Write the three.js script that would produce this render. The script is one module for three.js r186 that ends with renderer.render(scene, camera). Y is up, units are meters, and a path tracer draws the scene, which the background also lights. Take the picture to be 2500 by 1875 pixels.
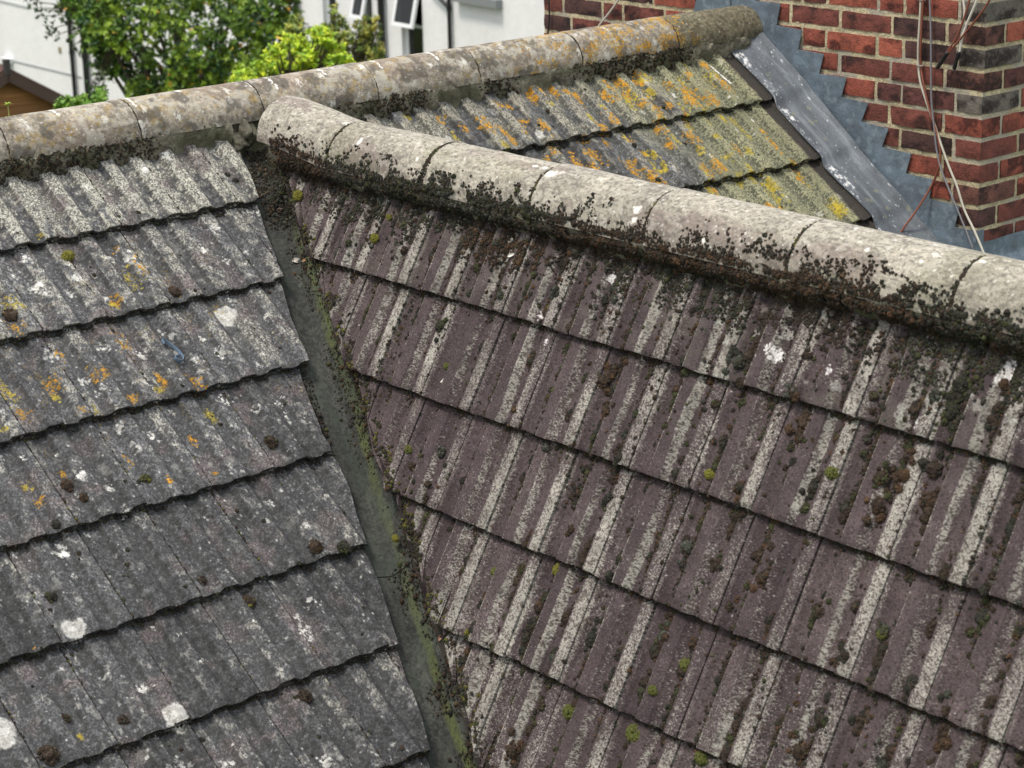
import * as THREE from 'three';
import { mergeGeometries, toCreasedNormals } from 'three/addons/utils/BufferGeometryUtils.js';

// ------------------------------------------------------------------ camera, sky, sun, exposure
const scene = new THREE.Scene();
const camera = new THREE.PerspectiveCamera(20.325, 4 / 3, 0.1, 400);
camera.position.set(-3.6354, 1.2347, 5.4393);
camera.rotation.set(-0.3093, -0.7094, -0.0224, 'YXZ');
camera.focus = 6.3; camera.userData.fStop = 7;
scene.add(camera);
camera.updateMatrixWorld();

const renderer = new THREE.WebGLRenderer({ antialias: true });
renderer.toneMapping = THREE.LinearToneMapping;
renderer.toneMappingExposure = 2.2;
renderer.shadowMap.enabled = true;

{ // overcast sky: brighter towards the zenith, dim below the horizon
  const w = 64, h = 32, d = new Float32Array(w * h * 4);
  for (let j = 0; j < h; j++) {
    const el = ((j + .5) / h - .5) * Math.PI;
    const v = el > 0 ? .28 + .58 * Math.sin(el) : .11;
    for (let i = 0; i < w; i++) d.set([v * .97, v * .99, v * 1.03, 1], (j * w + i) * 4);
  }
  const t = new THREE.DataTexture(d, w, h, THREE.RGBAFormat, THREE.FloatType);
  t.mapping = THREE.EquirectangularReflectionMapping; t.magFilter = THREE.LinearFilter; t.needsUpdate = true;
  scene.background = t; scene.environment = t;
}
const sun = new THREE.DirectionalLight(0xfff4e6, 1.5);
sun.position.set(-5.5, 12, -1); sun.target.position.set(0, -1, 0);
sun.castShadow = true; sun.shadow.radius = 20; sun.shadow.mapSize.set(2048, 2048);
Object.assign(sun.shadow.camera, { left: -30, right: 30, top: 30, bottom: -30, near: .5, far: 90 });
scene.add(sun, sun.target);

// ------------------------------------------------------------------ helpers
let seed = 12345;
const rnd = () => { seed = (seed + 0x6D2B79F5) | 0; let t = Math.imul(seed ^ (seed >>> 15), 1 | seed); t = (t + Math.imul(t ^ (t >>> 7), 61 | t)) ^ t; return ((t ^ (t >>> 14)) >>> 0) / 4294967296; };
const rr = (a, b) => a + (b - a) * rnd();
const gauss = () => (rnd() + rnd() + rnd() + rnd() - 2) * 1.0;
const V = (x, y, z) => new THREE.Vector3(x, y, z);
const clamp = (x, a, b) => x < a ? a : x > b ? b : x;
const sstep = (a, b, x) => { const t = clamp((x - a) / (b - a), 0, 1); return t * t * (3 - 2 * t); };
const LAT = new Float32Array(65536); for (let i = 0; i < 65536; i++) LAT[i] = rnd();
function n2(x, y) {
  const xi = Math.floor(x), yi = Math.floor(y); let fx = x - xi, fy = y - yi;
  fx = fx * fx * (3 - 2 * fx); fy = fy * fy * (3 - 2 * fy);
  const a = (yi & 255) << 8, b = ((yi + 1) & 255) << 8, c = xi & 255, d = (xi + 1) & 255;
  const p = LAT[a | c], q = LAT[b | c];
  const u = p + (LAT[a | d] - p) * fx, v = q + (LAT[b | d] - q) * fx;
  return u + (v - u) * fy;
}
const fbm = (x, y, o) => { let s = 0, a = .5, t = 0; for (let i = 0; i < o; i++) { s += a * n2(x, y); t += a; const q = x * 1.63 + y * 1.22 + 17.3; y = y * 1.63 - x * 1.22 + 9.1; x = q; a *= .5; } return s / t; };
const hash1 = (i, j) => LAT[((i * 73 + 19) & 255) << 8 | ((j * 151 + 7) & 255)];

const used = {};
const numbered = n => { used[n] = (used[n] ?? -1) + 1; return used[n] ? `${n}_${String(used[n]).padStart(3, '0')}` : n; };
function add(o, name, parent) {
  o.name = parent ? name : numbered(name); o.castShadow = o.receiveShadow = true; (parent || scene).add(o); return o;
}
function tag(o, label, category, group, kind) {
  o.userData.label = label; o.userData.category = category; if (group) o.userData.group = group; if (kind) o.userData.kind = kind; return o;
}
const thing = (name, label, category, group) => tag(add(new THREE.Group(), name), label, category, group);
const mesh = (g, m, name, parent) => add(new THREE.Mesh(g, m), name, parent);

// a surface grid from a function (i/nu, j/nv) -> {p, uv}
function grid(nu, nv, fn, flip) {
  const pos = [], uv = [], idx = [];
  for (let j = 0; j <= nv; j++) for (let i = 0; i <= nu; i++) { const r = fn(i / nu, j / nv); pos.push(...r[0]); uv.push(r[1], r[2]); }
  for (let j = 0; j < nv; j++) for (let i = 0; i < nu; i++) {
    const a = j * (nu + 1) + i, b = a + 1, c = a + nu + 1, d = c + 1;
    flip ? idx.push(a, c, b, b, c, d) : idx.push(a, b, c, b, d, c);
  }
  const g = new THREE.BufferGeometry();
  g.setAttribute('position', new THREE.Float32BufferAttribute(pos, 3)); g.setAttribute('uv', new THREE.Float32BufferAttribute(uv, 2));
  g.setIndex(idx); g.computeVertexNormals(); return g;
}
// pixels of the photograph -> points on a plane n.p = d
const FPX = 5230.1;
const rayDir = (u, v) => V((u - 1250) / FPX, -(v - 937.5) / FPX, -1).applyQuaternion(camera.quaternion).normalize();
function hit(u, v, n, d = 0) { const r = rayDir(u, v), t = (d - camera.position.dot(n)) / r.dot(n); return r.multiplyScalar(t).add(camera.position); }

// ------------------------------------------------------------------ the two roof planes
const TL = 0.6606, TR = 1.117;                     // pitches: main roof 38 degrees, cross roof 64
const cL = Math.cos(TL), sL = Math.sin(TL), cR = Math.cos(TR), sR = Math.sin(TR);
const NL = V(0, cL, sL), NR = V(-sR, cR, 0);
const L = { at: (u, s, h) => V(u, -s * sL + h * cL, s * cL + h * sL), n: NL, g: .2987, s0: -.0364, u0: -.3909, step: .025 };
const R = { at: (u, s, h) => V(-s * cR - h * sR, -s * sR + h * cR, u), n: NR, g: .2718, s0: .0533, u0: 1.1319, step: .023, rib: 1.3 };
const C = { ...L, u0: -.3909 + .072 };
const onL = (px, py) => { const p = hit(px, py, NL); return [p.x, p.z / cL]; };
const onR = (px, py) => { const p = hit(px, py, NR); return [p.z, -p.x / cR]; };
const W = .2;
const PU = [-.014, -.0012, 0, .012, .022, .032, .056, .060, .064, .104, .112, .124, .150, .154, .158, .188, .194];
const PH = [-.022, -.020, -.007, -.0072, -.012, -.0135, -.0135, -.0065, 0, 0, -.007, -.0135, -.0135, -.0065, 0, .0004, -.0008];
function prof(u) { for (let i = 1; i < PU.length; i++) if (u <= PU[i]) { const t = (u - PU[i - 1]) / (PU[i] - PU[i - 1]); return PH[i - 1] + (PH[i] - PH[i - 1]) * t; } return 0; }
const cutL = s => -.043 - .2952 * s, cutR = s => .078 + 1.2 * s, cutC = s => .14 + .3 * s;
// height of the tile surface above the slope's plane
function surf(S, u, s) {
  const k = Math.max(1, Math.ceil((s - S.s0) / S.g)), tail = S.s0 + k * S.g;
  const f = (u - S.u0) / W, uu = (f - Math.floor(f)) * W;
  return prof(uu) * (S.rib || 1) - S.step * (tail - s) / S.g;
}

// ------------------------------------------------------------------ painted matter: colour maps in metres
class Paint {
  constructor(w, h, x0, x1, y0, y1) { Object.assign(this, { w, h, x0, x1, y0, y1 }); this.d = new Uint8ClampedArray(w * h * 4).fill(255); }
  fill(fn) {
    const c = [0, 0, 0], { w, h, d } = this, dx = (this.x1 - this.x0) / w, dy = (this.y1 - this.y0) / h;
    for (let j = 0, k = 0; j < h; j++) { const y = this.y0 + (j + .5) * dy; for (let i = 0; i < w; i++, k += 4) { fn(this.x0 + (i + .5) * dx, y, c, i, j); d[k] = c[0]; d[k + 1] = c[1]; d[k + 2] = c[2]; } }
    return this;
  }
  // an uneven patch of lichen or dropping; el > 1 stretches it along y
  blob(x, y, r, col, a = 1, rough = .8, el = 1, ring = 0) {
    const { w, h, d } = this, sx = w / (this.x1 - this.x0), sy = h / (this.y1 - this.y0), R = r * 1.5;
    const i0 = Math.max(0, ((x - R - this.x0) * sx) | 0), i1 = Math.min(w - 1, ((x + R - this.x0) * sx) | 0);
    const j0 = Math.max(0, ((y - R * el - this.y0) * sy) | 0), j1 = Math.min(h - 1, ((y + R * el - this.y0) * sy) | 0);
    const f = 2.2 / r, o = rnd() * 200;
    for (let j = j0; j <= j1; j++) for (let i = i0; i <= i1; i++) {
      const X = this.x0 + (i + .5) / sx - x, Y = (this.y0 + (j + .5) / sy - y) / el;
      const q = Math.hypot(X, Y) / r + (n2(X * f + o, Y * f + o) - .5) * rough + (n2(X * f * 3.1 + o, Y * f * 3.1) - .5) * rough * .6;
      if (q > 1) continue;
      let al = a * sstep(1, .7, q) * (.5 + .5 * n2((X + x) * 700, (Y + y) * 700) + .25 * (n2((X + x) * 240, (Y + y) * 240) - .5));
      if (ring) al *= 1 - ring * sstep(.72, .4, q);
      const k = (j * w + i) * 4; d[k] += (col[0] - d[k]) * al; d[k + 1] += (col[1] - d[k + 1]) * al; d[k + 2] += (col[2] - d[k + 2]) * al;
    }
  }
  cluster(x, y, n, rx, ry, r0, r1, col, a = 1) { for (let i = 0; i < n; i++) { const b = rr(.7, 1.1); this.blob(x + gauss() * rx, y + gauss() * ry, r0 + (r1 - r0) * rnd() ** 2, col.map(v => v * b), a, .9); } }
  tex() {
    const t = new THREE.DataTexture(new Uint8Array(this.d.buffer), this.w, this.h); t.colorSpace = THREE.SRGBColorSpace;
    t.magFilter = THREE.LinearFilter; t.minFilter = THREE.LinearMipmapLinearFilter; t.generateMipmaps = true; t.wrapS = t.wrapT = THREE.RepeatWrapping; t.needsUpdate = true; return t;
  }
  uv(x, y) { return [(x - this.x0) / (this.x1 - this.x0), (y - this.y0) / (this.y1 - this.y0)]; }
}
// gritty relief, repeating every 0.5 m
const GRIT = (() => {
  const n = 1024, d = new Uint8Array(n * n * 4);
  const tn = (x, y, f) => { // tiling value noise
    const X = x * f, Y = y * f, xi = Math.floor(X), yi = Math.floor(Y); let fx = X - xi, fy = Y - yi; fx *= fx * (3 - 2 * fx); fy *= fy * (3 - 2 * fy);
    const g = (a, b) => LAT[(((b % f) * 37 + f) & 255) << 8 | ((a % f) * 59 & 255)]; const u = g(xi, yi) * (1 - fx) + g(xi + 1, yi) * fx, v = g(xi, yi + 1) * (1 - fx) + g(xi + 1, yi + 1) * fx; return u + (v - u) * fy;
  };
  for (let j = 0, k = 0; j < n; j++) for (let i = 0; i < n; i++, k += 4) {
    const x = i / n, y = j / n, v = .3 * tn(x, y, 24) + .3 * tn(x, y, 96) + .4 * tn(x, y, 256);
    d[k] = d[k + 1] = d[k + 2] = v * 255; d[k + 3] = 255;
  }
  const t = new THREE.DataTexture(d, n, n); t.magFilter = THREE.LinearFilter; t.wrapS = t.wrapT = THREE.RepeatWrapping; t.needsUpdate = true; return t;
})();
function surfaceMat(P, bump, rough = .95, extra = {}) {
  const b = GRIT.clone(); b.repeat.set((P.x1 - P.x0) / .5, (P.y1 - P.y0) / .5); b.needsUpdate = true;
  return new THREE.MeshStandardMaterial({ map: P.tex(), bumpMap: b, bumpScale: bump, roughness: rough, ...extra });
}
const tileIndex = (S, u, s) => [Math.floor((u - S.u0) / W), Math.ceil((s - S.s0) / S.g)];
const mixc = (c, r, g, b, t) => { c[0] += (r - c[0]) * t; c[1] += (g - c[1]) * t; c[2] += (b - c[2]) * t; };
const WHITE = [214, 214, 208], ORANGE = [184, 130, 28], YELLOW = [168, 150, 48], BLACK = [34, 34, 32];

// --- main roof, left of the valley
const PL = new Paint(2048, 2048, -2.0, .1, -.1, 2.4);
PL.fill((x, s, c) => {
  const [ti, tk] = tileIndex(L, x, s), tv = hash1(ti, tk), f = (x - L.u0) / W, u = (f - Math.floor(f)) * W;
  const a = fbm(x * 9 + tv * 30, s * 7, 4), b = n2(x * 150, s * 150), m = fbm(x * 60, s * 56, 3), g = n2(x * 420, s * 420), e = LAT[((x * 1900 & 255) << 8) | (s * 1900 & 255)];
  let v = (tk <= 3 ? 88 : tk <= 4 ? 78 : 72) + 46 * (a - .5) + 34 * (m - .5) + 40 * (b - .5) + 40 * (g - .5) + 22 * (e - .5) + 18 * (tv - .5);
  c[0] = v * .985; c[1] = v; c[2] = v * 1.035;
  // paler buff lichen film, strongest on the top course
  const film = sstep(.5, .72, m * .5 + a * .5 + (tk <= 1 ? .26 : tk === 2 ? .09 : tk === 3 ? .045 : -.055) + (hash1(ti + 3, tk + 5) > .8 ? .05 : 0) + .08 * (n2(x * 7 + 9, s * 7) - .5) - ((u > .028 && u < .064 || u > .108 && u < .156) ? .13 : -.025));  // film thinned in the troughs to paint in rib contrast
  mixc(c, 164 + 50 * (b - .5) + 40 * (g - .5), 162 + 50 * (b - .5) + 40 * (g - .5), 150 + 46 * (b - .5) + 38 * (g - .5), film * (tk <= 1 ? .9 : .68));
  // mauve bare concrete where the coating has gone
  const bare = sstep(.62, .78, fbm(x * 14 + 50, s * 14 + 7, 3) + (u < .06 ? .08 : 0));
  mixc(c, 104 + 60 * (g - .5), 94 + 60 * (g - .5), 94 + 55 * (g - .5), bare * .7);
  const trf = (u > .03 && u < .064 || u > .112 && u < .156) ? .16 : 0; mixc(c, 40, 41, 40, sstep(.46, .66, n2(x * 310 + s * 90, s * 260) * .7 + .3 * a + trf * .9) * .55);   // algae specks, with rib shade painted in along the troughs
  // fine black algae
  const bl = sstep(.66, .8, n2(x * 230 + 3, s * 200)) * .5; mixc(c, 42, 42, 40, bl * (.5 + .5 * a));
});
for (let i = 0; i < 500; i++) PL.blob(rr(-2, .05), rr(0, 2.35), rr(.007, .018), [142, 142, 136], rr(.15, .45), 1, rr(.9, 1.2), rnd() < .5 ? .7 : 0);
for (let i = 0; i < 1500; i++) PL.blob(rr(-2, .05), rr(0, 2.35), rr(.003, .011), [132, 132, 128], rr(.2, .6), .9, rr(.9, 1.3), rnd() < .6 ? .8 : 0);
for (let i = 0; i < 7000; i++) { // small crustose lichens
  const x = rr(-2, .05), s = rr(0, 2.35); if (n2(x * 5 + 4, s * 4) < .3 + .1 * rnd()) continue;
  { const f = (x - L.u0) / W, u = (f - Math.floor(f)) * W; if ((u > .028 && u < .064 || u > .108 && u < .156) && rnd() < .6) continue; }
  const v = rr(.72, 1); PL.blob(x, s, rr(.0012, .0042) + (rnd() < .1 ? rr(0, .006) : 0), [WHITE[0] * v, WHITE[1] * v, WHITE[2] * v], rr(.45, .95), .9, rr(.9, 1.5), rnd() < .35 ? .75 : 0);
}
for (let i = 0; i < 260; i++) PL.blob(rr(-2, .05), rr(0, 2.35), rr(.004, .012), [58, 58, 58], rr(.3, .7), 1);
for (const [px, py, r] of [[560, 758, .036], [180, 1527, .032], [430, 1743, .034], [4, 1783, .044], [678, 1407, .010], [480, 876, .015], [635, 880, .012], [657, 762, .009], [605, 600, .013], [530, 545, .020], [365, 930, .014], [340, 1080, .013], [205, 1155, .024], [60, 1105, .010], [260, 830, .016], [40, 1335, .010], [270, 1180, .014], [155, 1330, .022], [665, 1210, .012], [752, 1275, .016], [360, 1665, .016], [345, 1670, .013], [340, 850, .02], [440, 275, .016], [355, 405, .022], [215, 450, .012], [410, 370, .022], [270, 615, .018], [320, 620, .02], [500, 600, .022], [200, 670, .022], [90, 690, .026], [560, 625, .014], [250, 950, .018], [380, 1050, .016], [300, 1030, .018], [750, 1530, .02], [760, 1545, .014], [735, 1500, .012], [450, 1860, .022], [560, 1850, .018], [800, 1850, .02], [130, 860, .02], [210, 920, .016], [500, 815, .014], [540, 850, .016], [70, 620, .02]]) {
  const [x, s] = onL(px, py); if (r > .03) PL.blob(x, s, r, WHITE, .95, .35, 1.1, .2); else PL.cluster(x, s, 10 + 500 * r | 0, r * .75, r * .9, .0016, r * .42, WHITE, .85);
  if (r > .03) { PL.blob(x, s, r * .75, [150, 148, 142], .45, 1.2); PL.blob(x, s, r * .4, [205, 205, 200], .7, 1); }
}
for (const [px, py, n, rx, ry] of [[325, 670, 60, .02, .035], [290, 730, 40, .012, .02], [345, 640, 30, .012, .03], [430, 700, 30, .01, .02], [30, 735, 70, .03, .03], [40, 790, 50, .02, .02], [280, 735, 30, .01, .012], [400, 920, 70, .010, .03], [390, 945, 30, .012, .010], [260, 900, 40, .014, .02], [130, 930, 70, .022, .03], [140, 960, 30, .012, .012], [25, 950, 90, .02, .035], [60, 1000, 40, .015, .02], [240, 910, 40, .02, .03], [330, 965, 40, .02, .012], [480, 925, 50, .016, .025], [520, 1000, 80, .014, .022], [475, 1060, 40, .01, .02], [150, 850, 30, .012, .02], [70, 1175, 30, .014, .012], [100, 1215, 25, .012, .010], [415, 1170, 26, .008, .010], [160, 1145, 20, .01, .012], [320, 1110, 14, .012, .02], [530, 1145, 8, .008, .006], [200, 1790, 16, .01, .012], [85, 1575, 5, .006, .004], [240, 1000, 20, .012, .03], [5, 1040, 20, .01, .012], [100, 570, 10, .01, .01], [290, 595, 14, .012, .02], [310, 830, 40, .02, .03], [200, 1000, 18, .015, .02]]) {
  const [x, s] = onL(px, py); PL.cluster(x, s, n, rx, ry, .0015, .0052, rnd() < .25 ? YELLOW : ORANGE, .85);
}
for (let i = 0; i < 110; i++) { const r = rr(.006, .016); PL.cluster(rr(-1.8, -.1), rr(.27, 1.2) + (rnd() < .25 ? 1 : 0), 8 + 400 * r | 0, r * .7, r * .9, .0014, r * .4, WHITE, rr(.6, .95)); }
for (let i = 0; i < 90; i++) PL.cluster(rr(-1.6, -.3), rr(.3, .95), 16, .02, .03, .0015, .004, [150, 116, 44], .4);   // thin mustard film
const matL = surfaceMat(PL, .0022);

// --- main roof, between the cross roof and the chimney
const PC = new Paint(2048, 1024, .05, 2.3, -.1, 1.25);
PC.fill((x, s, c) => {
  const [ti, tk] = tileIndex(C, x, s), tv = hash1(ti + 40, tk);
  const a = fbm(x * 8 + tv * 20, s * 6, 4), b = n2(x * 120, s * 90), m = fbm(x * 40, s * 22, 3), g = n2(x * 400, s * 400);
  const v = 82 + 60 * (a - .5) + 50 * (b - .5) + 44 * (g - .5) + 20 * (tv - .5); c[0] = v * .99; c[1] = v; c[2] = v * 1.02;
  const uF = ((x - C.u0) / W - Math.floor((x - C.u0) / W)) * W, film = sstep(.42, .66, m * .55 + a * .45 + (tk <= 1 ? .09 : -.02) - ((uF > .03 && uF < .064 || uF > .108 && uF < .156) ? .1 : 0)); mixc(c, 150 + 40 * (b - .5), 145 + 40 * (b - .5), 128 + 36 * (b - .5), film * .75);  // film cut back in the troughs, painting the ribs darker between crests
  // green algae film on the tiles beside the flashing
  const gr = sstep(1.45, 1.8, x + .5 * (n2(x * 6, s * 4) - .5) + .15 * s); mixc(c, 140 + 60 * (a - .5) + 34 * (g - .5), 140 + 60 * (a - .5) + 34 * (g - .5), 106 + 44 * (a - .5) + 24 * (g - .5), gr * .8);
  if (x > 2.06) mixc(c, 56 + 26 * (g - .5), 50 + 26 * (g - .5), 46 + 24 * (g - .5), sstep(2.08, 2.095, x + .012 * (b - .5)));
  const uC = ((x - C.u0) / W - Math.floor((x - C.u0) / W)) * W, trC = (uC > .03 && uC < .064 || uC > .108 && uC < .156) ? .13 : 0; mixc(c, 44, 46, 42, sstep(.5, .68, n2(x * 290 + s * 80, s * 250) * .6 + .4 * a + trC) * .6);   // algae specks, darkened in the troughs as painted rib shade
});
for (let i = 0; i < 500; i++) { const v = rr(.75, 1); PC.blob(rr(.1, 2.1), rr(0, 1.2), rr(.0015, .005), [WHITE[0] * v, WHITE[1] * v, WHITE[2] * v], rr(.5, .95), .9, 1.2); }
for (let i = 0; i < 70; i++) PC.blob(rr(.1, 2.1), rr(0, 1.2), rr(.006, .014), WHITE, rr(.4, .9), 1.1, 1.5);
for (let i = 0; i < 230; i++) { // orange and yellow lichen patches, denser to the middle right
  const x = rr(.4, 2.02), s = rr(0, .95); if (rnd() > .25 + .75 * sstep(.5, 1.3, x)) continue;
  PC.cluster(x, s, 14 + rnd() * 34 | 0, rr(.008, .02), rr(.012, .035), .002, .0068, x > 1.62 ? (rnd() < .8 ? YELLOW : ORANGE) : (rnd() < .7 ? ORANGE : YELLOW), .95);
}
for (const [px, py, n] of [[1550, 400, 90], [1450, 365, 60], [1600, 430, 70], [1760, 400, 110], [1700, 330, 80], [1690, 240, 90], [1600, 250, 60], [1560, 180, 50], [1740, 240, 90], [1770, 200, 80], [1890, 440, 90], [2050, 500, 140], [1900, 470, 80], [1330, 300, 50], [1190, 300, 60], [1080, 280, 30], [1620, 300, 60], [1500, 290, 50]]) { const [x, s] = onL(px, py); PC.cluster(x, s, n, .024, .036, .002, .007, px > 1850 ? YELLOW : ORANGE, .95); }
{ const a = onL(1722, 126), b = onL(1790, 192); for (let i = 0; i <= 26; i++) PC.blob(a[0] + (b[0] - a[0]) * i / 26 + gauss() * .002, a[1] + (b[1] - a[1]) * i / 26, rr(.004, .007), [232, 232, 230], 1, .6); }
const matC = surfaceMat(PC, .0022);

// --- cross roof: mauve coating worn to grey grit on the ribs
const PR = new Paint(2048, 2048, 0, 3.7, -.05, 1.95);
PR.fill((z, s, c) => {
  const f = (z - R.u0) / W, ti = Math.floor(f), u = (f - ti) * W, tk = Math.ceil((s - R.s0) / R.g), tv = hash1(ti + 9, tk + 31), t2 = hash1(ti + 77, tk + 3), within = (s - R.s0) / R.g - Math.floor((s - R.s0) / R.g);
  const wob = (n2(z * 40, s * 9) - .5) * .012 + (t2 - .5) * .006, q = u + wob, t3 = hash1(ti + 140, tk + 61), run = .4 + 1.15 * n2(z * 26 + tv * 50, s * 8);
  let g = sstep(.160, .166, q * .2 + u * .8) * (.5 + .6 * tv) + sstep(.024, .006, q) * (.16 + .45 * t2) + sstep(.100, .106, q) * sstep(.128, .116, q) * (.44 + .6 * t3);
  g += sstep(.0675, .065, u) * sstep(.060, .063, u) * .45;                                  // pale line along the arris of the first rib
  g *= run * (.7 + .8 * (n2(z * 4 + 3, s * 3) - .3)); g *= .7 + .4 * sstep(.05, .5, within);
  g += tk <= 1 ? .12 * (n2(z * 12, s * 12) - .3) : 0;
  g += .34 * sstep(.6, .78, n2(z * 4.1 + 40, s * 3.2)) * sstep(.5, 1.1, s);
  const e = LAT[((z * 553.5 & 255) << 8) | (s * 1024 * .51 & 255)], sp = n2(z * 560, s * 560) * .5 + n2(z * 250 + 9, s * 230) * .22 + e * .28;
  const k = sstep(.51, .37, sp + (.5 - clamp(g + .11, 0, 1)) * .58);
  const n = fbm(z * 20, s * 20, 3);
  c[0] = 67 + 32 * (n - .5) + 16 * (tv - .5) + 20 * (e - .5); c[1] = 56 + 30 * (n - .5) + 16 * (tv - .5) + 20 * (e - .5); c[2] = 58.5 + 30 * (n - .5) + 14 * (tv - .5) + 18 * (e - .5);
  const gv = 144 + 50 * (n - .5) + 50 * (e - .5); mixc(c, gv * 1.0, gv * .985, gv * .93, k * .92); mixc(c, 34, 29, 27, sstep(.6, .74, n2(z * 330 - s * 90, s * 330 + z * 70)) * .6);
  mixc(c, 60, 50, 46, sstep(.7, .86, n2(z * 150 + 70, s * 130)) * .5);                      // specks of soot
  if (tk <= 1) mixc(c, 96, 92, 84, .35 * sstep(.45, .75, fbm(z * 16 + 5, s * 13, 3)));
});
for (let i = 0; i < 420; i++) PR.blob(rr(0, 3.7), rr(.05, 1.9), rr(.0012, .003), [205, 202, 196], rr(.5, .95), .9);
for (let i = 0; i < 60; i++) PR.blob(rr(1.9, 3.6), .08 + .26 * rnd(), rr(.004, .016), [176, 178, 170], rr(.35, .8), 1.2);
for (const [px, py, r] of [[1880, 858, .014], [1868, 845, .008], [1890, 868, .01], [1475, 672, .012], [1310, 768, .01], [2020, 900, .009], [1322, 828, .008], [2230, 1030, .01], [2395, 820, .018], [2440, 900, .02]]) { const [z, s] = onR(px, py); PR.blob(z, s, r, [226, 226, 224], 1, 1.2, 1.3); }
const matR = surfaceMat(PR, .0016);

// ------------------------------------------------------------------ roof tiles, each one built and laid on its own
function tile(S, P, j, k, lo, hi, parent, mat) {
  const u0 = S.u0 + j * W, tail = S.s0 + k * S.g + rr(-.002, .002), head = S.s0 + (k - 1) * S.g - .05;
  if (lo && lo(tail) > u0 + W - .004 && lo(head) > u0 + W - .004) return;
  if (hi && hi(tail) < u0 + .004 && hi(head) < u0 + .004) return;
  const lift = rr(-.0012, .0022), tw = rr(-.006, .006), chip = rnd() * 100, NS = 6, T = .0125;
  const pos = [], uv = [], idx = [], n = PU.length;
  const ssteps = [0, .25, .5, .75, .93, .985, 1];
  const put = (u, s, h) => { const p = S.at(u, s, h); pos.push(p.x, p.y, p.z); const q = P.uv(u, s); uv.push(q[0], q[1]); };
  const col = (i, s) => { let u = u0 + (S === R && i === n - 1 ? .1975 : PU[i]); if (hi) u = Math.min(u, hi(s)); if (lo) u = Math.max(u, lo(s)); return u; };
  const H = (u, s) => { const f = u - u0; return prof(f) * (S.rib || 1) + (S === R ? .005 * sstep(-.0011, 0, f) * sstep(.03, .008, f) : 0) + lift + tw * (f - .1) - S.step * (tail - s) / S.g + .0011 * (n2(u * 55 + chip, s * 40) - .5) * 2; };
  for (let a = 0; a <= NS; a++) for (let i = 0; i < n; i++) {
    let s = head + (tail - head) * ssteps[a]; const uu = u0 + PU[i];
    if (a >= 4) s += (n2(uu * 60 + chip, 3) - .5) * .004 * (a - 3) / 3 + (n2(uu * 260 + chip, 8) - .5) * .003 * (a - 3) / 3;
    const u = col(i, s); put(u, s, H(u, s) - (a === NS ? .0022 : a === NS - 1 ? .0003 : 0));
  }
  for (let a = 0; a < NS; a++) for (let i = 0; i < n - 1; i++) { const A = a * n + i; idx.push(A, A + n, A + 1, A + 1, A + n, A + n + 1); }
  let b = pos.length / 3; // bottom lip and a strip of underside
  for (let r = 0; r < 3; r++) for (let i = 0; i < n; i++) {
    const uu = u0 + PU[i]; let s = tail + (n2(uu * 60 + chip, 3) - .5) * .004 + (n2(uu * 260 + chip, 8) - .5) * .003;
    const u = col(i, s), h = H(u, s); put(u, s - (r === 2 ? .09 : r === 1 ? .002 : 0), h - (r ? T : .0022) - (r === 2 ? .008 : 0));
  }
  for (let r = 0; r < 2; r++) for (let i = 0; i < n - 1; i++) { const A = b + r * n + i; idx.push(A, A + n, A + 1, A + 1, A + n, A + n + 1); }
  for (const side of [0, n - 1]) { // side edges
    b = pos.length / 3;
    for (let a = 0; a <= NS; a++) { const s = head + (tail - head) * ssteps[a], u = col(side, s), h = H(u, s); put(u, s, h); put(u, s, h - T); }
    for (let a = 0; a < NS; a++) { const A = b + a * 2; side ? idx.push(A, A + 2, A + 1, A + 1, A + 2, A + 3) : idx.push(A, A + 1, A + 2, A + 1, A + 3, A + 2); }
  }
  const g = new THREE.BufferGeometry(); g.setAttribute('position', new THREE.Float32BufferAttribute(pos, 3)); g.setAttribute('uv', new THREE.Float32BufferAttribute(uv, 2)); g.setIndex(idx);
  mesh(toCreasedNormals(g, .42), mat, 'roof_tile', parent);
}
const mainRoof = thing('main_roof', 'grey lichen covered roof of ribbed concrete tiles running to the brick chimney', 'roof');
const crossRoof = thing('cross_roof', 'steep mauve roof of ribbed concrete tiles with moss, right of the valley', 'roof');
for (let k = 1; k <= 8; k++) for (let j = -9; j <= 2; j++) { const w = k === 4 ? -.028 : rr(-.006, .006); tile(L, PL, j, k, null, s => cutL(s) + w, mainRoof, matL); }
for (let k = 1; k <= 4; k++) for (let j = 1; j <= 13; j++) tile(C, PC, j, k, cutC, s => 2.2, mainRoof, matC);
for (let k = 1; k <= 7; k++) for (let j = -6; j <= 12; j++) { const w = rr(-.012, .012); tile(R, PR, j, k, s => cutR(s) + w, s => 3.66, crossRoof, matR); }

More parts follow.
